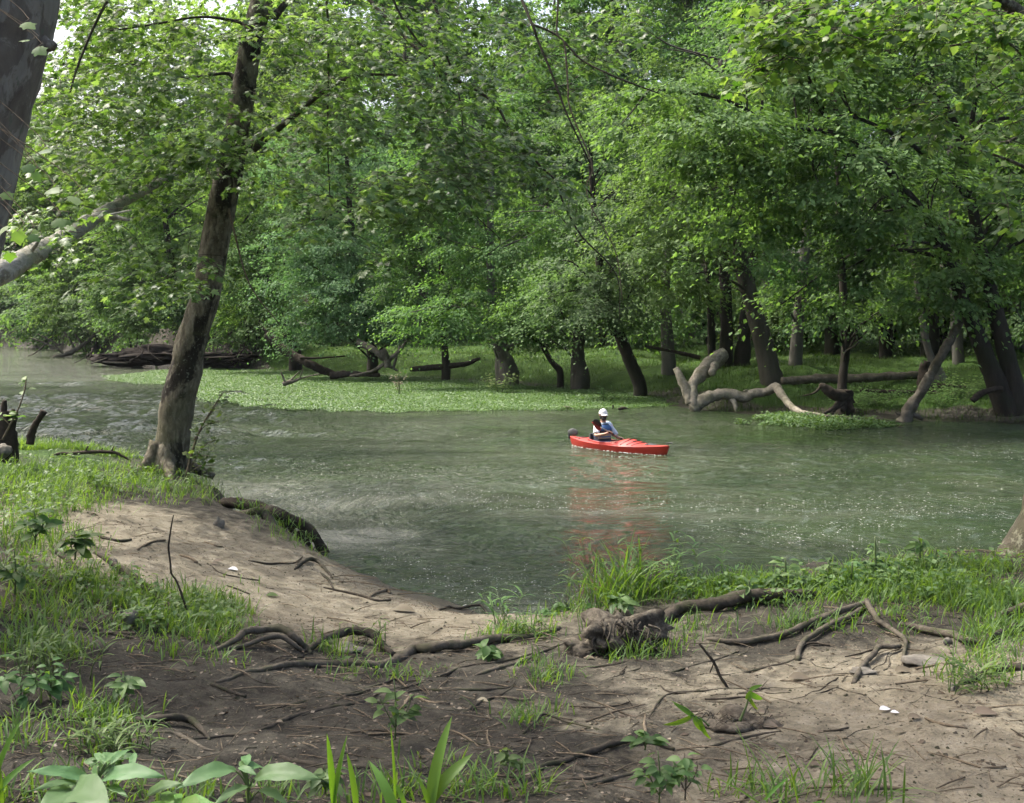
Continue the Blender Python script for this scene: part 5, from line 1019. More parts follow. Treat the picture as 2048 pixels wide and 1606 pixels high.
clump('tall_grass', 1262, 1215, 9.1, 34, .50, 'tallest clump of reedy grass rising before the river at the bank tip', w=.75)
clump('tall_grass', 1350, 1205, 9.2, 16, .33, 'thin reedy grass right of the tallest clump', w=.55)
clump('tall_grass', 1015, 1275, 8.3, 9, .26, 'spiky grass tuft where the long root meets the beach', 'weed', .22, .35, 5)
clump('tall_grass', 1055, 1295, 7.9, 14, .14, 'low spiky grass tuft in front of the one on the beach', 'grass', .22, .5, 5, (.08, .14))
clump('tall_grass', 735, 1300, 7.6, 9, .17, 'grass tuft growing inside the mossy arched root', 'grass', .25, .3, 4, (.07, .13))
clump('tall_grass', 1950, 1380, 5.9, 10, .13, 'loose grass tuft at the right edge of the sand', 'grass', .25, .5, 5, (.1, .17))
clump('tall_grass', 90, 1360, 5.7, 22, .17, 'bushy grass tuft at the left edge in the shade', 'grass', .4, .35, 5, (.08, .14))
clump('tall_grass', 215, 1480, 4.7, 20, .11, 'feathery grass tuft beside the undermined root', 'grass', .28, .35, 5, (.07, .12))

# upright and arching bright blades near the camera
def blades(name, spec, label, mat='blade', cat='grass shoot', stem=None):
    """spec: (base px, base py, tip px, tip py, Y, width m, bend)"""
    b = P(spec[0][0], spec[0][1], spec[0][4]); e = empty(name, b); tag(e, label, cat)
    for bx, by, tx, ty, Yb, w_, bend in spec:
        p0, p1 = P(bx, by, Yb), P(tx, ty, Yb-.03); L = np.linalg.norm(p1-p0); V, F = t_blade(9, w_*.42/L, bend, fold=.5)
        side = np.array([1., .25, 0]) if tx >= bx else np.array([-1., .25, 0])
        q = scatter((V, F), np.array([p0-b]), np.array([p1-p0+np.array([0, 0, .3*L*bend])]), -side[None]*.6+np.array([[0, -.8, .35]]), [L*(1+.1*bend)])
        MB().add(*q).build('blade', M[mat], e, True)
    if stem:
        m = MB(); pxtube(m, stem, spec[0][4], b, 5, 5); m.build('stem', M['stem'], e)
blades('grass_shoot', [(668,1625,657,1468,3.5,.028,.05),(666,1625,686,1472,3.5,.024,.08)], 'pair of upright bright blades standing like a narrow V')
blades('grass_shoot', [(862,1640,873,1440,3.4,.05,.25),(868,1600,918,1512,3.4,.045,.55),(860,1620,845,1560,3.4,.02,.3)], 'broadest bright blade with a second arching leaf beside it')
blades('grass_shoot', [(712,1625,704,1512,3.5,.026,.2),(790,1640,768,1535,3.4,.04,.6),(790,1625,789,1452,3.5,.012,.1),(812,1625,800,1570,3.5,.02,.4)], 'group of middle blades between the V pair and the broadest blade')
blades('grass_shoot', [(-6,1560,22,1440,3.6,.03,.2),(-10,1600,30,1520,3.6,.03,.5),(5,1620,-12,1460,3.6,.02,.1)], 'bright blades at the lower left edge')
blades('grass_shoot', [(1598,1625,1578,1500,3.7,.010,.1),(1530,1600,1572,1560,3.7,.012,.7),(1590,1640,1640,1610,3.6,.03,.9),(1540,1625,1445,1555,3.7,.008,.4)], 'thin yellow green blades at the bottom right')
blades('grass_shoot', [(1496,1400,1502,1382,5.2,.035,.1),(1498,1385,1521,1410,5.2,.03,.9),(1500,1380,1520,1374,5.2,.02,.9),(1498,1392,1508,1425,5.2,.02,.7)], 'small drooping grass shoot on a brown stalk in the right sand', stem=[(1480,1442,7),(1487,1425,5),(1495,1405,4),(1498,1380,3)])
blades('grass_shoot', [(1384,1432,1352,1408,4.9,.03,.25),(1386,1430,1340,1475,4.9,.025,.7),(1390,1432,1396,1470,4.9,.03,.8),(1400,1435,1408,1492,4.9,.025,.7),(1388,1430,1345,1402,4.9,.012,.2)], 'small drooping grass shoot above the low leafy plants', stem=[(1418,1452,5),(1405,1440,4),(1386,1430,3)])

# broad leaved plants at the bottom edge
def broad(name, base, Y, leaves, label, mat='broad'):
    """leaves: (tip px, tip py, root px, root py, width share, bend, tilt)"""
    b = P(base[0], base[1], Y); e = empty(name, b); tag(e, label, 'plant'); ms = MB()
    cx = np.mean([l[2] for l in leaves]); top = min(l[3] for l in leaves); pxtube(ms, [(base[0], base[1]+60, 9), ((base[0]+cx)/2, (base[1]+top)/2+20, 7), (cx, top+8, 5)], Y, b, 6, 5)
    for l in leaves: pxtube(ms, [(cx, max(l[3], top)+30, 4), ((cx+l[2])/2, l[3]+12, 3.5), (l[2], l[3], 3)], Y, b, 5, 3)
    ms.build('stem', M['stem'], e)
    for tx, ty, rx, ry, wd, bend, dY in leaves:
        p0 = P(rx, ry, Y); p1 = P(tx, ty, Y+dY); L = np.linalg.norm(p1-p0)*1.08
        q = scatter(t_broad(18, wd*.66, bend, .3), np.array([p0-b]), np.array([p1-p0+np.array([0, 0, bend*.6*L])]), np.array([[0, -.55, 1.]]), [L]); MB().add(*q).build('leaf', M[mat], e, True)
broad('broadleaf_plant', (210,1640), 3.35, [(66,1536,185,1562,.17,.35,-.1),(300,1545,205,1558,.20,.4,-.1),(228,1512,190,1556,.22,.3,.15),(92,1555,170,1575,.12,.5,-.15),(262,1490,222,1528,.18,.35,.1),(180,1500,212,1530,.12,.3,.1),(235,1497,212,1525,.2,.35,.2),(95,1585,170,1590,.30,.45,-.2),(185,1592,125,1588,.26,.3,-.25),(240,1585,215,1575,.14,.4,-.1),(330,1560,290,1600,.2,.4,-.1),(268,1500,264,1535,.16,.2,.1),(30,1612,90,1625,.2,.4,-.2)], 'broad leaved plant with pale green pointed leaves at the bottom left corner')
broad('broadleaf_plant', (500,1650), 3.4, [(370,1562,470,1540,.24,.45,-.15),(618,1550,510,1555,.22,.4,-.1),(508,1548,478,1535,.22,.3,-.05),(538,1530,490,1540,.3,.4,.1),(485,1512,488,1542,.2,.3,.1),(440,1592,500,1575,.15,.5,-.15),(560,1600,520,1580,.16,.5,-.1),(488,1505,495,1530,.14,.2,.15)], 'broad leaved plant with three long drooping leaves right of the corner plant')
broad('broadleaf_plant', (350,1680), 3.25, [(300,1605,345,1622,.25,.4,-.1),(400,1600,355,1620,.25,.4,-.1),(350,1580,350,1618,.3,.3,.1),(375,1610,352,1622,.3,.4,-.15),(318,1578,345,1612,.2,.3,.1),(430,1612,380,1630,.2,.4,-.1)], 'low broad leaved plant between the two large ones', 'blade')
for i, (px, py, Yw, h, lab) in enumerate(((1370,1600,4.2,95,'low leafy plant with reddish stem at the bottom edge of the sand'), (1318,1612,4.15,110,'leafy seedling left of the reddish stemmed plant'), (1290,1500,4.9,36,'tiny seedling at the tip of the curved mossy root'), (1018,1545,4.4,40,'tiny leafy seedling on the ground before the mossy curved root'), (790,1480,4.9,120,'single seedling with long pointed leaves amid the roots'), (40,1440,5.2,130,'tall leafy seedling at the left edge in shade'), (100,1410,5.3,90,'leafy seedling right of the tall shaded one'), (690,1350,6.9,34,'small leafy seedling by the middle roots'), (975,1320,7.2,30,'small leafy seedling below the long smooth root'), (30,1190,6.9,90,'broad leafy weed at the sycamore foot'), (150,1120,7.4,60,'leafy weed on the left slope'), (70,1090,7.6,70,'leafy weed above the sycamore foot'), (215,1560,3.9,60,'small seedling behind the corner plant'), (650,1590,3.8,60,'small seedling beside the V pair of blades'), (1240,1225,8.3,36,'leafy weed beside the rotten stump'), (250,1400,5.3,50,'small seedling above the undermined root'))):
    sprout('seedling', [[(px,py,4),(px+2,py-h*.5,3),(px-2,py-h,2)],[(px,py-h*.2,2),(px-h*.18,py-h*.55,2),(px-h*.25,py-h*.7,1.5)],[(px,py-h*.2,2),(px+h*.2,py-h*.5,2),(px+h*.27,py-h*.75,1.5)]], Yw, lab, 7 if h < 60 else 11, 'weed', t_lance(5, .24, .35), 'stem' if i else 'twig', 'seedling', 'seedlings on the near bank', (.04*Yw/4.5, .085*Yw/4.5), .03, .1)
# rotten stump on the right bank
c = G(1240, 1300); m = MB(); s = c[1]/FPX
V, F = lump(P(1240, 1272, c[1])+[0, .05, 0], (66*s, .2, 36*s), 260, .75, 26); m.add(V, F); V, F = lump(P(1190, 1285, c[1]), (40*s, .13, 24*s), 262, .9, 20); m.add(V, F)
for k in range(60):
    a = rng.uniform(-60, 60); q0 = P(1240+a, 1262-20*math.sqrt(max(0, 1-(a/66)**2))+rng.uniform(-6, 30), c[1]-.1-rng.uniform(0, .08)); m.add(*tube([q0, q0+np.array([rng.normal(0, .03), -.03, -.03]), q0+np.array([rng.normal(.04, .05), -.05, -.08-rng.uniform(0, .06)])], [.009, .009, .003], 4, 3, .3, k))
tag(m.build('rotten_stump', M['rotten']), 'crumbling brown rotten stump at the tip of the right bank', 'stump')
c = G(1478, 1455); m = MB(); m.add(*lump(c, (.17, .13, .05), 264, .6, 16))
for k in range(50):
    a, r = rng.uniform(0, 6.28), rng.uniform(0, .2); q0 = c+[math.cos(a)*r, math.sin(a)*r*.7, .03]; a = rng.uniform(0, 6.28); l = rng.uniform(.03, .12); m.add(*tube([q0, q0+[math.cos(a)*l*.5, math.sin(a)*l*.5, .02], q0+[math.cos(a)*l, math.sin(a)*l, -.02]], [.003, .003, .0015], 3, 2))
tag(m.build('bark_heap', M['rotten']), 'small heap of bark and rootlets on the right sand', 'heap')
def rock(px, py, w, h, label, mat='rock', seed=0):
    c = G(px, py); s = c[1]/FPX; tag(MB().add(*lump(c+[0, 0, h*s*.3], (w*s*.5, w*s*.4, h*s*.6), seed, .35, 14)).build('rock', M[mat]), label, 'rock')
rock(1850, 1330, 90, 11, 'flat triangular pale rock on the right sand', seed=270); rock(438, 1056, 20, 18, 'white lump of rock on the slope above the beach', seed=271); rock(1725, 1345, 50, 7, 'low sandy rock left of the flat triangular one', seed=272); rock(690, 1302, 70, 14, 'flat pale stone under the mossy arched root', seed=273); rock(260, 1247, 30, 26, 'pale stone in the left grass', seed=274); rock(1906, 1382, 18, 14, 'small pale pebble before the right grass tuft', seed=275); rock(1895, 1287, 18, 12, 'pale cut root knob on the right bank', seed=276); rock(228, 1130, 14, 12, 'small white stone on the left slope', seed=277)
def scrap(px, py, w, label, mat, T=t_lance(4, .3, .15), cat='leaf', name='fallen_leaf'):
    c = G(px, py); L = w/FPX*c[1]; a = rng.uniform(-.4, .4); tag(MB().add(*scatter(T, np.array([c+[-L*.5, 0, .012]]), np.array([[math.cos(a), math.sin(a), .1]]), np.array([[.1, -.25, 1.]]), [L])).build(name, M[mat]), label, cat, 'fallen leaves and scraps on the near bank')
for px, py, w, lab, mat in ((1772,1429,26,'bright white scrap on the right sand','white'),(1790,1433,18,'small white scrap right of the bright one','white'),(1972,1435,50,'pale grey curled leaf near the right edge','litter'),(1527,1430,20,'orange red fallen leaf by the drooping shoot','litter'),(967,1405,26,'orange fallen leaf in the middle ground','litter'),(468,1144,24,'pale curled leaf on the beach slope','white'),(436,1125,20,'pale leaf above the curled one','litter'),(545,1196,26,'green fallen leaf on the beach','weed'),(810,1226,50,'grey curled leaf on the wet sand','litter'),(770,1238,26,'brown leaf on the inlet sand','litter'),(700,1262,14,'pale chip on the inlet sand','white'),(1540,1455,40,'pale dry leaf beside the bark heap','litter'),(1830,1440,30,'pale grass clipping on the sand','litter'),(1800,1470,26,'pale narrow leaf on the sand','litter'),(1750,1500,24,'thin cream leaf on the lower sand','litter'),(1710,1538,26,'cream leaf low on the sand','litter'),(560,1450,16,'pale chip in the dark soil','litter'),(1180,1320,20,'brown leaf below the rotten stump','litter'),(1600,1362,46,'pale leaf pile piece under the roots','litter'),(1810,1346,40,'grey bark flake at the knee root','litter')):
    scrap(px, py, w, lab, mat)
# ------------------------------------------------------------ kayak, paddler
def gloss(name, c, r=.35, spec=.5, coat=.0):
    t = NT(name); n = t.noise(t.pos(), 9, 4, .6); cc = t.mix(t.math('MULTIPLY', n, .25), c, tuple(x*.55+.05 for x in c)); return t.done(t.bsdf(cc, r, t.bump(t.noise(t.pos(), 40, 2), .1, .004), spec=spec, **{'Coat Weight': coat}))
M['red'] = gloss('red_plastic', (.50, .030, .018), .34); M['lit_red'] = gloss('red_lit', (.56, .055, .04), .40)  # deck is the hull red made lighter, light from above put into colour
M['black'] = flat('black_plastic', (.012, .012, .014), .45); M['charcoal'] = flat('charcoal_rubber', (.05, .055, .06), .7); M['shaft'] = flat('pale_shaft', (.45, .43, .42), .4)
M['skin'] = flat('skin', (.48, .28, .19), .55, **{'Subsurface Weight': .08}); M['beard'] = flat('dark_beard', (.012, .010, .009), .8); M['cap'] = flat('white_cloth', (.86, .87, .9), .8)
M['shirt'] = flat('pale_blue_shirt', (.55, .68, .84), .8); M['vest_blue'] = flat('blue_nylon', (.05, .13, .33), .6); M['vest_dark'] = flat('navy_nylon', (.014, .02, .04), .6); M['tan'] = flat('tan_webbing', (.42, .36, .24), .8); M['eye'] = flat('eye_white', (.7, .7, .68), .3)
K = P(1234, 906, 22.8); K[2] = 0; yaw = math.radians(-47.8); cy_, sy_ = math.cos(yaw), math.sin(yaw); RK = np.array([[cy_, -sy_, 0], [sy_, cy_, 0], [0, 0, 1]])
kay = empty('kayak', K); kay.rotation_euler = (0, 0, yaw); tag(kay, 'red recreational kayak gliding bow to the right on the river', 'kayak')
ns, nh = 49, 11
s = np.linspace(-1, 1, ns); X = 1.34*s
hw = .335*(1-np.abs(s)**2.3)**.8+.006; sheer = .125+.075*np.maximum(s, 0)**2.4+.055*np.maximum(-s, 0)**2.2
keel = -.10+.07*np.abs(s)**6+np.where(s > .8, (s-.8)*.30, 0)+np.where(s < -.85, (-s-.85)*.5, 0)
V = []
for i in range(ns):                     # hull: sheer to keel to sheer
    for j in range(nh):
        a = PI*j/(nh-1); c, d = math.cos(a), math.sin(a); yy = hw[i]*np.sign(c)*abs(c)**.62; zz = sheer[i]-(sheer[i]-keel[i])*d**.75
        flare = X[i]+(.10*s[i]**9 if s[i] > 0 else -.06*abs(s[i])**9)*(zz-keel[i])/.3
        V.append((flare, yy, zz))
V = np.array(V); i = np.arange(ns-1)[:, None]*nh; j = np.arange(nh-1)[None]; F = np.stack([i+j, i+j+1, i+nh+j+1, i+nh+j], -1).reshape(-1, 4)
MB().add(V, [F]).build('hull', M['red'], kay)
nd = 13; D = []; Q = []; open_ = lambda sx, t: -.50 < sx < .12 and abs(t) < .68
dome = .035+.10*np.exp(-((s-.28)/.22)**2)+.03*np.exp(-((s+.62)/.3)**2)
for i in range(ns):
    for j in range(nd):
        t = -1+2*j/(nd-1); xx = X[i]+(.10*s[i]**9 if s[i] > 0 else -.06*abs(s[i])**9)*(sheer[i]-keel[i])/.3
        D.append((xx, hw[i]*1.02*t, sheer[i]+.003+dome[i]*(1-abs(t)**1.8)*(hw[i]/.335)**.7))
for i in range(ns-1):
    for j in range(nd-1):
        if not open_((s[i]+s[i+1])/2, -1+2*(j+.5)/(nd-1)): a = i*nd+j; Q.append((a, a+1, a+nd+1, a+nd))
MB().add(np.array(D), [np.array(Q)]).build('deck', M['lit_red'], kay)
th = np.linspace(0, 2*PI, 33)[:-1]; cx0, rx0, ry0 = -.275, .47, .245
zr = lambda x: np.interp(x/1.34, s, sheer)+np.interp(x/1.34, s, dome)*.62+.01
ring = np.array([(cx0+rx0*math.cos(a), ry0*math.sin(a), float(zr(cx0+rx0*math.cos(a)))) for a in th]); ringc = np.vstack([ring, ring[:2]])
MB().add(*tube(ringc, np.full(len(ringc), .014), 6, 2)).build('cockpit_rim', M['lit_red'], kay)
low = ring*[.9, .9, 0]+[cx0*.1, 0, -.04]; n = len(th); k = np.arange(n)
MB().add(np.vstack([ring, low, [[cx0, 0, -.05]]]), [np.stack([k, (k+1) % n, n+(k+1) % n, n+k], -1), np.stack([n+k, n+(k+1) % n, np.full(n, 2*n)], -1)]).build('cockpit_well', M['black'], kay)
sb = MB(); sb.add(*box((-.42, 0, -.01), (.36, .36, .04))); sb.add(*box((-.62, 0, .16), (.05, .34, .3))); st = sb.build('seat', M['charcoal'], kay); bv = st.modifiers.new('b', 'BEVEL'); bv.width = .015; bv.segments = 2
dz = lambda x, t: float(np.interp(x/1.34, s, sheer)+np.interp(x/1.34, s, dome)*(1-abs(t)**1.8)*(np.interp(x/1.34, s, hw)/.335)**.7)+.01
def cord(pts, r=.009, nm='deck_cord', mat='black'):
    q = [(x, t*float(np.interp(x/1.34, s, hw)), dz(x, t)) for x, t in pts]; MB().add(*tube(q, [r]*len(q), 5, 4)).build(nm, M[mat], kay)
cord([(.35, -.9), (.42, -.3), (.42, .3), (.35, .9)]); cord([(.50, -.85), (.56, -.2), (.56, .2), (.50, .85)]); cord([(.62, -.85), (.68, 0), (.62, .85)]); cord([(.35, -.9), (.56, .0), (.35, .9)])
cord([(-.95, -.8), (-.85, -.2), (-.85, .2), (-.95, .8)]); cord([(-1.1, -.7), (-.95, 0), (-1.1, .7)]); cord([(-.95, -.8), (-1.1, .7)]); cord([(-1.1, -.7), (-.95, .8)])
for y_ in (-.5, .5): MB().add(*lump((.86, y_*.14, dz(.86, .4)), (.05, .03, .02), 3, .05, 8)).build('deck_fitting', M['black'], kay)
MB().add(*lump((.95, 0, dz(.95, 0)-.004), (.13, .075, .02), 3, .03, 10)).build('hatch_cover', M['charcoal'], kay)
MB().add(*tube([(1.31, 0, .235), (1.42, .03, .27), (1.47, 0, .25), (1.42, -.03, .27), (1.31, 0, .235)], [.008]*5, 5, 4)).build('grab_handle', M['charcoal'], kay)
for lx_, w_ in ((.20, .17), (-.78, .10)):
    q = [(lx_+a_, t_*float(np.interp((lx_+a_)/1.34, s, hw)), dz(lx_+a_, t_)-.006) for a_ in (-w_/2, w_/2) for t_ in (-.93, -.80)]; MB().add(np.array(q), [np.array([(0, 2, 3, 1)])]).build('decal', M['cap'], kay, False)
rd = MB(); rd.add(*lump((-1.30, 0, .275), (.15, .022, .075), 9, .25, 12)); rd.add(*tube([(-1.38, 0, .12), (-1.41, 0, .26), (-1.34, 0, .30)], [.025, .02, .015], 6, 3)); rd.build('rudder', M['charcoal'], kay)
# paddle
A = np.array([P(1192, 850, 22.0), P(1285, 890, 23.7)]); A[1][2] = -.10; ax = unit(A[1]-A[0]); pad = empty('paddle', K); tag(pad, 'black and red double paddle held across the kayak by the paddler', 'paddle')
MB().add(*tube(A[0]+np.outer(np.linspace(.1, 1.02, 6), ax*np.linalg.norm(A[1]-A[0]))-K, [.0155]*6, 10, 2)).build('shaft', M['shaft'], pad)
def blade(c, d, nrm, L, W, half):
    b = unit(np.cross(d, nrm)); n = np.cross(b, d); out = []; N = 12
    pr = [(t, W*.5*(math.sin(PI*min(1, max(0, .08+.9*t))**.8)**.6 if t > .02 else .15)) for t in np.linspace(0, 1, N)]
    for t, w_ in pr:
        for sx in (-1, -.5, 0, .5, 1): out.append(c+d*(t*L)+b*(w_*sx*(1.08 if sx > 0 else .92))+n*(.03*(sx*sx)+.04*t*t))
    V = np.array(out); i = np.arange(N-1)[:, None]*5; j = np.arange(4)[None]; F = np.stack([i+j, i+j+1, i+5+j+1, i+5+j], -1).reshape(-1, 4); return V, F, b, n
for sgn, c0 in ((-1, A[0]+ax*.20), (1, A[1]-ax*.10)):
    nr = np.array([.1, -1., .35]) if sgn < 0 else np.array([.8, -.2, .5])
    V, F, b_, n_ = blade(c0-K, ax*sgn, nr, .44, .20, 0); lo = V[F].mean(1); side = (lo-(c0-K))@b_; m = MB(); top = side*b_[2] > -.004
    m.add(V, [F[top]], 0); m.add(V, [F[~top]], 1); o = m.build('paddle_blade', [M['black'], M['red']], pad); so_ = o.modifiers.new('t', 'SOLIDIFY'); so_.thickness = .012
for t_ in (.30, .55):
    MB().add(*tube([A[0]+(A[1]-A[0])*(t_-.045)-K, A[0]+(A[1]-A[0])*(t_+.06)-K], [.019, .019], 9, 2)).build('grip', M['black'], pad)
# paddler: one skinned body in the kayak's frame
loc = lambda w: RK.T@(np.asarray(w)-K)
hR, hL = loc(A[0]+(A[1]-A[0])*.30), loc(A[0]+(A[1]-A[0])*.55); axl = RK.T@ax
per = empty('person', K); per.rotation_euler = (0, 0, yaw); tag(per, 'bearded paddler in white cap, pale shirt and blue life vest, seated in the red kayak', 'person')
J = {}; Ed = []; Rd = []; Vs = []
def jt(n, p, r, par=None):
    J[n] = len(Vs); Vs.append(tuple(float(v) for v in p)); Rd.append(r if isinstance(r, tuple) else (r, r))
    if par: Ed.append((J[par], J[n]))
jt('pelvis', (-.42, 0, .08), (.12, .15)); jt('waist', (-.42, 0, .24), (.10, .13), 'pelvis'); jt('chest', (-.41, 0, .40), (.11, .15), 'waist'); jt('neckbase', (-.40, 0, .52), (.07, .075), 'chest'); jt('neck', (-.385, 0, .585), .052, 'neckbase'); jt('head0', (-.37, -.01, .65), (.070, .064), 'neck'); jt('head1', (-.375, -.012, .73), (.088, .074), 'head0'); jt('head2', (-.385, -.012, .785), (.062, .058), 'head1')
for sd_, sg, el, hd in (('r', -1, (-.26, -.37, .30), hR), ('l', 1, (-.27, .31, .22), hL)):
    jt('sh'+sd_, (-.41, sg*.175, .485), .062, 'chest'); el = np.array(el); wr = np.array(hd)+(el-np.array(hd))*.30; jt('ua'+sd_, (np.array([-.41, sg*.19, .47])+el)/2, .047, 'sh'+sd_); jt('el'+sd_, el, .038, 'ua'+sd_); jt('fa'+sd_, el*.55+wr*.45, .036, 'el'+sd_); jt('wr'+sd_, wr, .025, 'fa'+sd_)
    hd = np.array(hd); toward = unit(hd-wr); jt('pa'+sd_, wr+toward*.045+[0, 0, .012], (.022, .034), 'wr'+sd_); up = np.array([0, 0, 1.]); fw = unit(np.cross(axl, up)); fw = fw if fw@toward > 0 else -fw
    for f in range(4):
        o = axl*(f-1.5)*.021; kn = hd+o-fw*.018+up*.026; jt(f'f{f}a'+sd_, kn, .0105, 'pa'+sd_); jt(f'f{f}b'+sd_, hd+o+fw*.022+up*.014, .0095, f'f{f}a'+sd_); jt(f'f{f}c'+sd_, hd+o+fw*.016-up*.018+axl*.002, .0085, f'f{f}b'+sd_)
    jt('ta'+sd_, hd-axl*.040-fw*.020, .011, 'pa'+sd_); jt('tb'+sd_, hd-axl*.028+fw*.002-up*.022, .0095, 'ta'+sd_)
    jt('hip'+sd_, (-.36, sg*.10, .07), .088, 'pelvis'); jt('kn'+sd_, (.06, sg*.17, .13), .058, 'hip'+sd_); jt('an'+sd_, (.46, sg*.13, .02), .038, 'kn'+sd_); jt('to'+sd_, (.50, sg*.13, .09), .032, 'an'+sd_)
me = bpy.data.meshes.new('body'); me.from_pydata(Vs, Ed, []); me.materials.append(M['skin']); body = link('body', me, per); sk = body.modifiers.new('skin', 'SKIN'); sk.use_smooth_shade = True
for i, r in enumerate(Rd): me.skin_vertices[0].data[i].radius = r; me.skin_vertices[0].data[i].use_root = (i == 0)
body.modifiers.new('sub', 'SUBSURF').levels = 1; body.modifiers['sub'].render_levels = 2
H = np.array([-.38, -.012, .715]); fdir = unit(np.array([1., -.45, -.12])); rt = unit(np.cross(fdir, [0, 0, 1.])); upv = np.cross(rt, fdir)
hp = lambda f, r, u: H+fdir*f+rt*r+upv*u
MB().add(*tube([hp(.070, 0, .022), hp(.090, 0, -.002), hp(.100, 0, -.018), hp(.085, 0, -.024)], [.010, .012, .014, .008], 7, 3)).build('nose', M['skin'], per)
for q in (-1, 1):
    MB().add(*lump(hp(-.005, q*.078, -.005), (.018, .012, .028), 1, .1, 8)).build('ear', M['skin'], per)
    MB().add(*lump(hp(.074, q*.030, .018), (.013, .013, .009), 1, .0, 8)).build('eye', M['eye'], per)
bd = MB(); bd.add(*lump(hp(.048, 0, -.075), (.052, .056, .048), 4, .18, 12)); bd.add(*lump(hp(.02, .055, -.045), (.035, .025, .045), 5, .2, 9)); bd.add(*lump(hp(.02, -.055, -.045), (.035, .025, .045), 6, .2, 9)); bd.add(*tube([hp(.082, -.03, -.040), hp(.096, 0, -.034), hp(.082, .03, -.040)], [.008, .010, .008], 6, 3)); bd.build('beard', M['beard'], per)
hr = MB(); hr.add(*lump(hp(-.03, 0, .005), (.082, .078, .060), 7, .08, 14)); hr.build('hair', M['beard'], per)
# cap: half dome with a peak
cp = []; N1, N2 = 8, 24
for a in np.linspace(0, PI/2, N1):
    for b2 in np.linspace(0, 2*PI, N2, endpoint=False):
        cp.append(hp(-.008+.104*math.cos(b2)*math.cos(a), .090*math.sin(b2)*math.cos(a), .030+.098*math.sin(a)-.012*math.cos(a)*(1-math.cos(b2))))
i = np.arange(N1-1)[:, None]*N2; j = np.arange(N2)[None]; F = np.stack([i+j, i+(j+1) % N2, i+N2+(j+1) % N2, i+N2+j], -1).reshape(-1, 4)
cap = MB().add(np.array(cp), [F]).build('cap', M['cap'], per); pk = []
for t_ in np.linspace(0, 1, 5):
    for b2 in np.linspace(-1, 1, 11): pk.append(hp(.078*math.cos(b2*1.15)+.012+t_*.075*math.cos(b2*1.0), .085*math.sin(b2*1.15)*(1-.08*t_), .034-.024*t_-.02*b2*b2))
i = np.arange(4)[:, None]*11; j = np.arange(10)[None]; pkm = MB().add(np.array(pk), [np.stack([i+j, i+j+1, i+12+j, i+11+j], -1).reshape(-1, 4)]).build('cap_peak', M['cap'], per); pkm.modifiers.new('t', 'SOLIDIFY').thickness = .006
# torso cloth: rings (z, centre x, half depth, half width)
def torso(rings, mats, nm, split=None):
    V = []; n = 28
    for z_, x_, a_, w_ in rings:
        for b2 in np.linspace(0, 2*PI, n, endpoint=False): V.append((x_+a_*math.copysign(abs(math.cos(b2))**.85, math.cos(b2)), w_*math.copysign(abs(math.sin(b2))**.85, math.sin(b2)), z_))
    i = np.arange(len(rings)-1)[:, None]*n; j = np.arange(n)[None]; F = np.stack([i+j, i+(j+1) % n, i+n+(j+1) % n, i+n+j], -1).reshape(-1, 4); V = np.array(V); m = MB()
    if split is None: m.add(V, [F])
    else:
        idx = np.array([split(*V[f].mean(0)) for f in F])
        for k_ in range(len(mats)):
            if (idx == k_).any(): m.add(V, [F[idx == k_]], k_)
    return m.build(nm, mats, per)
sh = MB(); torso([(.04,-.42,.135,.175),(.14,-.425,.13,.165),(.26,-.42,.128,.165),(.38,-.41,.135,.182),(.46,-.405,.12,.185),(.51,-.40,.092,.145),(.545,-.395,.062,.075)], M['shirt'], 'shirt')
for sg, el in ((-1, (-.26, -.37, .30)), (1, (-.27, .31, .22))):
    e0 = np.array([-.405, sg*.165, .49]); e1 = np.array(el); MB().add(*tube([e0+[0, -sg*.05, .005], e0, e0*.55+e1*.45, e0*.18+e1*.82], [.06, .074, .068, .066], 14, 5, .06, 2)).build('sleeve', M['cap'] if sg < 0 else M['shirt'], per)  # same shirt: one sleeve white as sunlit cloth, the other pale blue
def vs(x, y, z):
    if abs(z-.29) < .018 or abs(z-.235) < .014: return 2 if x > -.36 else 1
    if abs(z-.20) < .022 or abs(z-.36) < .03 or z > .50: return 1
    return 0
torso([(.11,-.42,.155,.19)]+[(z_,-.42+.02*((z_-.1)/.4),.162,.192+.006*math.sin(z_*20)) for z_ in np.linspace(.125, .43, 26)]+[(.47,-.40,.140,.165),(.505,-.40,.112,.13),(.53,-.395,.09,.10)], [M['vest_blue'], M['vest_dark'], M['tan']], 'life_vest', vs)
# bow wave and wet line along the hull
n = 160; tt = rng.uniform(-1, 1, n); sd2 = np.where(rng.uniform(0, 1, n) < .75, -1, 1); hwx = np.interp(tt, s, hw); lx = tt*1.32; ly = sd2*(hwx*.93+np.abs(rng.normal(0, .03, n))*(1+.8*(tt < 0)))
wp = (RK@np.array([lx, ly, np.full(n, .012)])).T+K; a = rng.uniform(0, 6.28, n)
stuff('wake_foam', [(np.array([(-.5,-.3,0),(.4,-.4,0),(.5,.3,0),(-.3,.45,0),(0,0,.4)]), [np.array([(0,1,4),(1,2,4),(2,3,4),(3,0,4)])])], wp, np.stack([np.cos(a), np.sin(a), 0*a], -1), np.tile([0, 0, 1.], (n, 1)), rng.uniform(.008, .035, n), M['foam'], label='thin line of white bubbles along the kayak hull')
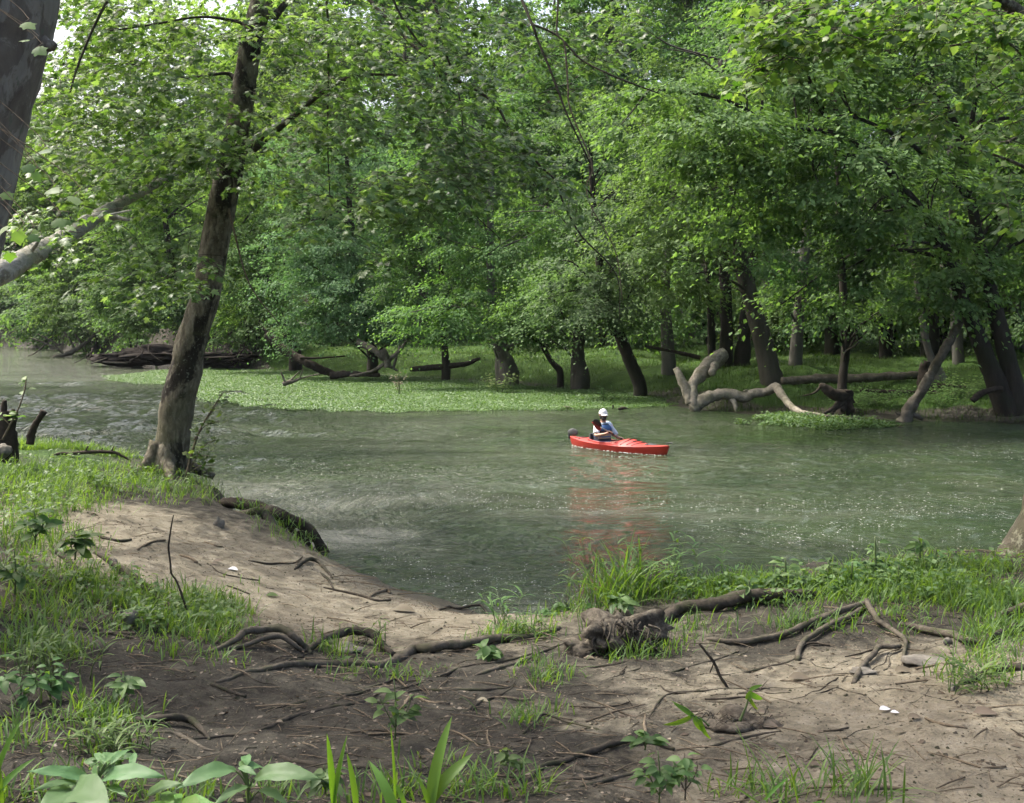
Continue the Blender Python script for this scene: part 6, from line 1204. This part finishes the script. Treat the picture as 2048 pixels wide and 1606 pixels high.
# ------------------------------------------------------------ camera, light, air
cd = bpy.data.cameras.new('camera'); cam = bpy.data.objects.new('camera', cd); C.objects.link(cam); cam.location = (0, 0, EYE); cam.rotation_euler = (PI/2, 0, 0)
cd.sensor_width = 36; cd.lens = 36*FPX/2048; cd.shift_y = -(803-HZ)/2048; cd.clip_end = 2000; cd.clip_start = .05
bpy.context.scene.camera = cam
ELEV, AZ = 57., -64.   # sun: high, from the left and a little behind the river (azimuth from +Y towards +X)
S = np.array([math.sin(math.radians(AZ))*math.cos(math.radians(ELEV)), math.cos(math.radians(AZ))*math.cos(math.radians(ELEV)), math.sin(math.radians(ELEV))])
sd = bpy.data.lights.new('sun', 'SUN'); sd.energy = 2.0; sd.angle = math.radians(.6); sd.color = (1., .965, .90); so = bpy.data.objects.new('sun', sd); C.objects.link(so)
so.rotation_euler = Vector(-S).to_track_quat('-Z', 'Y').to_euler(); so.location = (0, 0, 40)
w = bpy.data.worlds.new('World'); bpy.context.scene.world = w; w.use_nodes = True; nt = w.node_tree; nt.nodes.clear()
sky = nt.nodes.new('ShaderNodeTexSky'); sky.sky_type = 'NISHITA'; sky.sun_disc = False; sky.sun_elevation = math.radians(ELEV); sky.sun_rotation = math.radians(AZ); sky.dust_density = 9; sky.air_density = 1.; sky.ozone_density = 1.
bg = nt.nodes.new('ShaderNodeBackground'); bg.inputs[1].default_value = .15; ow = nt.nodes.new('ShaderNodeOutputWorld'); nt.links.new(sky.outputs[0], bg.inputs[0]); nt.links.new(bg.outputs[0], ow.inputs[0])
sc = bpy.context.scene; sc.view_settings.view_transform = 'Standard'; sc.view_settings.look = 'None'; sc.view_settings.exposure = EXPO; sc.view_settings.gamma = 1
sc.render.engine = 'CYCLES'; cy = sc.cycles; cy.use_denoising = True; cy.max_bounces = 7; cy.diffuse_bounces = 4; cy.glossy_bounces = 2; cy.transmission_bounces = 3; cy.transparent_max_bounces = 4; cy.caustics_reflective = False; cy.caustics_refractive = False; cy.use_adaptive_sampling = True; cy.adaptive_threshold = .02
if HAZE:
    hm = NT('air'); pv = hm.n('ShaderNodeVolumePrincipled'); pv.inputs['Density'].default_value = HAZE; pv.inputs['Color'].default_value = (.86, .93, 1, 1); pv.inputs['Anisotropy'].default_value = 0.
    hm.l(pv.outputs[0], hm.out.inputs['Volume']); V, F = box((0, 90, 19), (420, 380, 44)); me = nmesh('haze', V, F); me.materials.append(hm.m); tag(link('haze', me), kind='stuff')
    cy.volume_bounces = 0
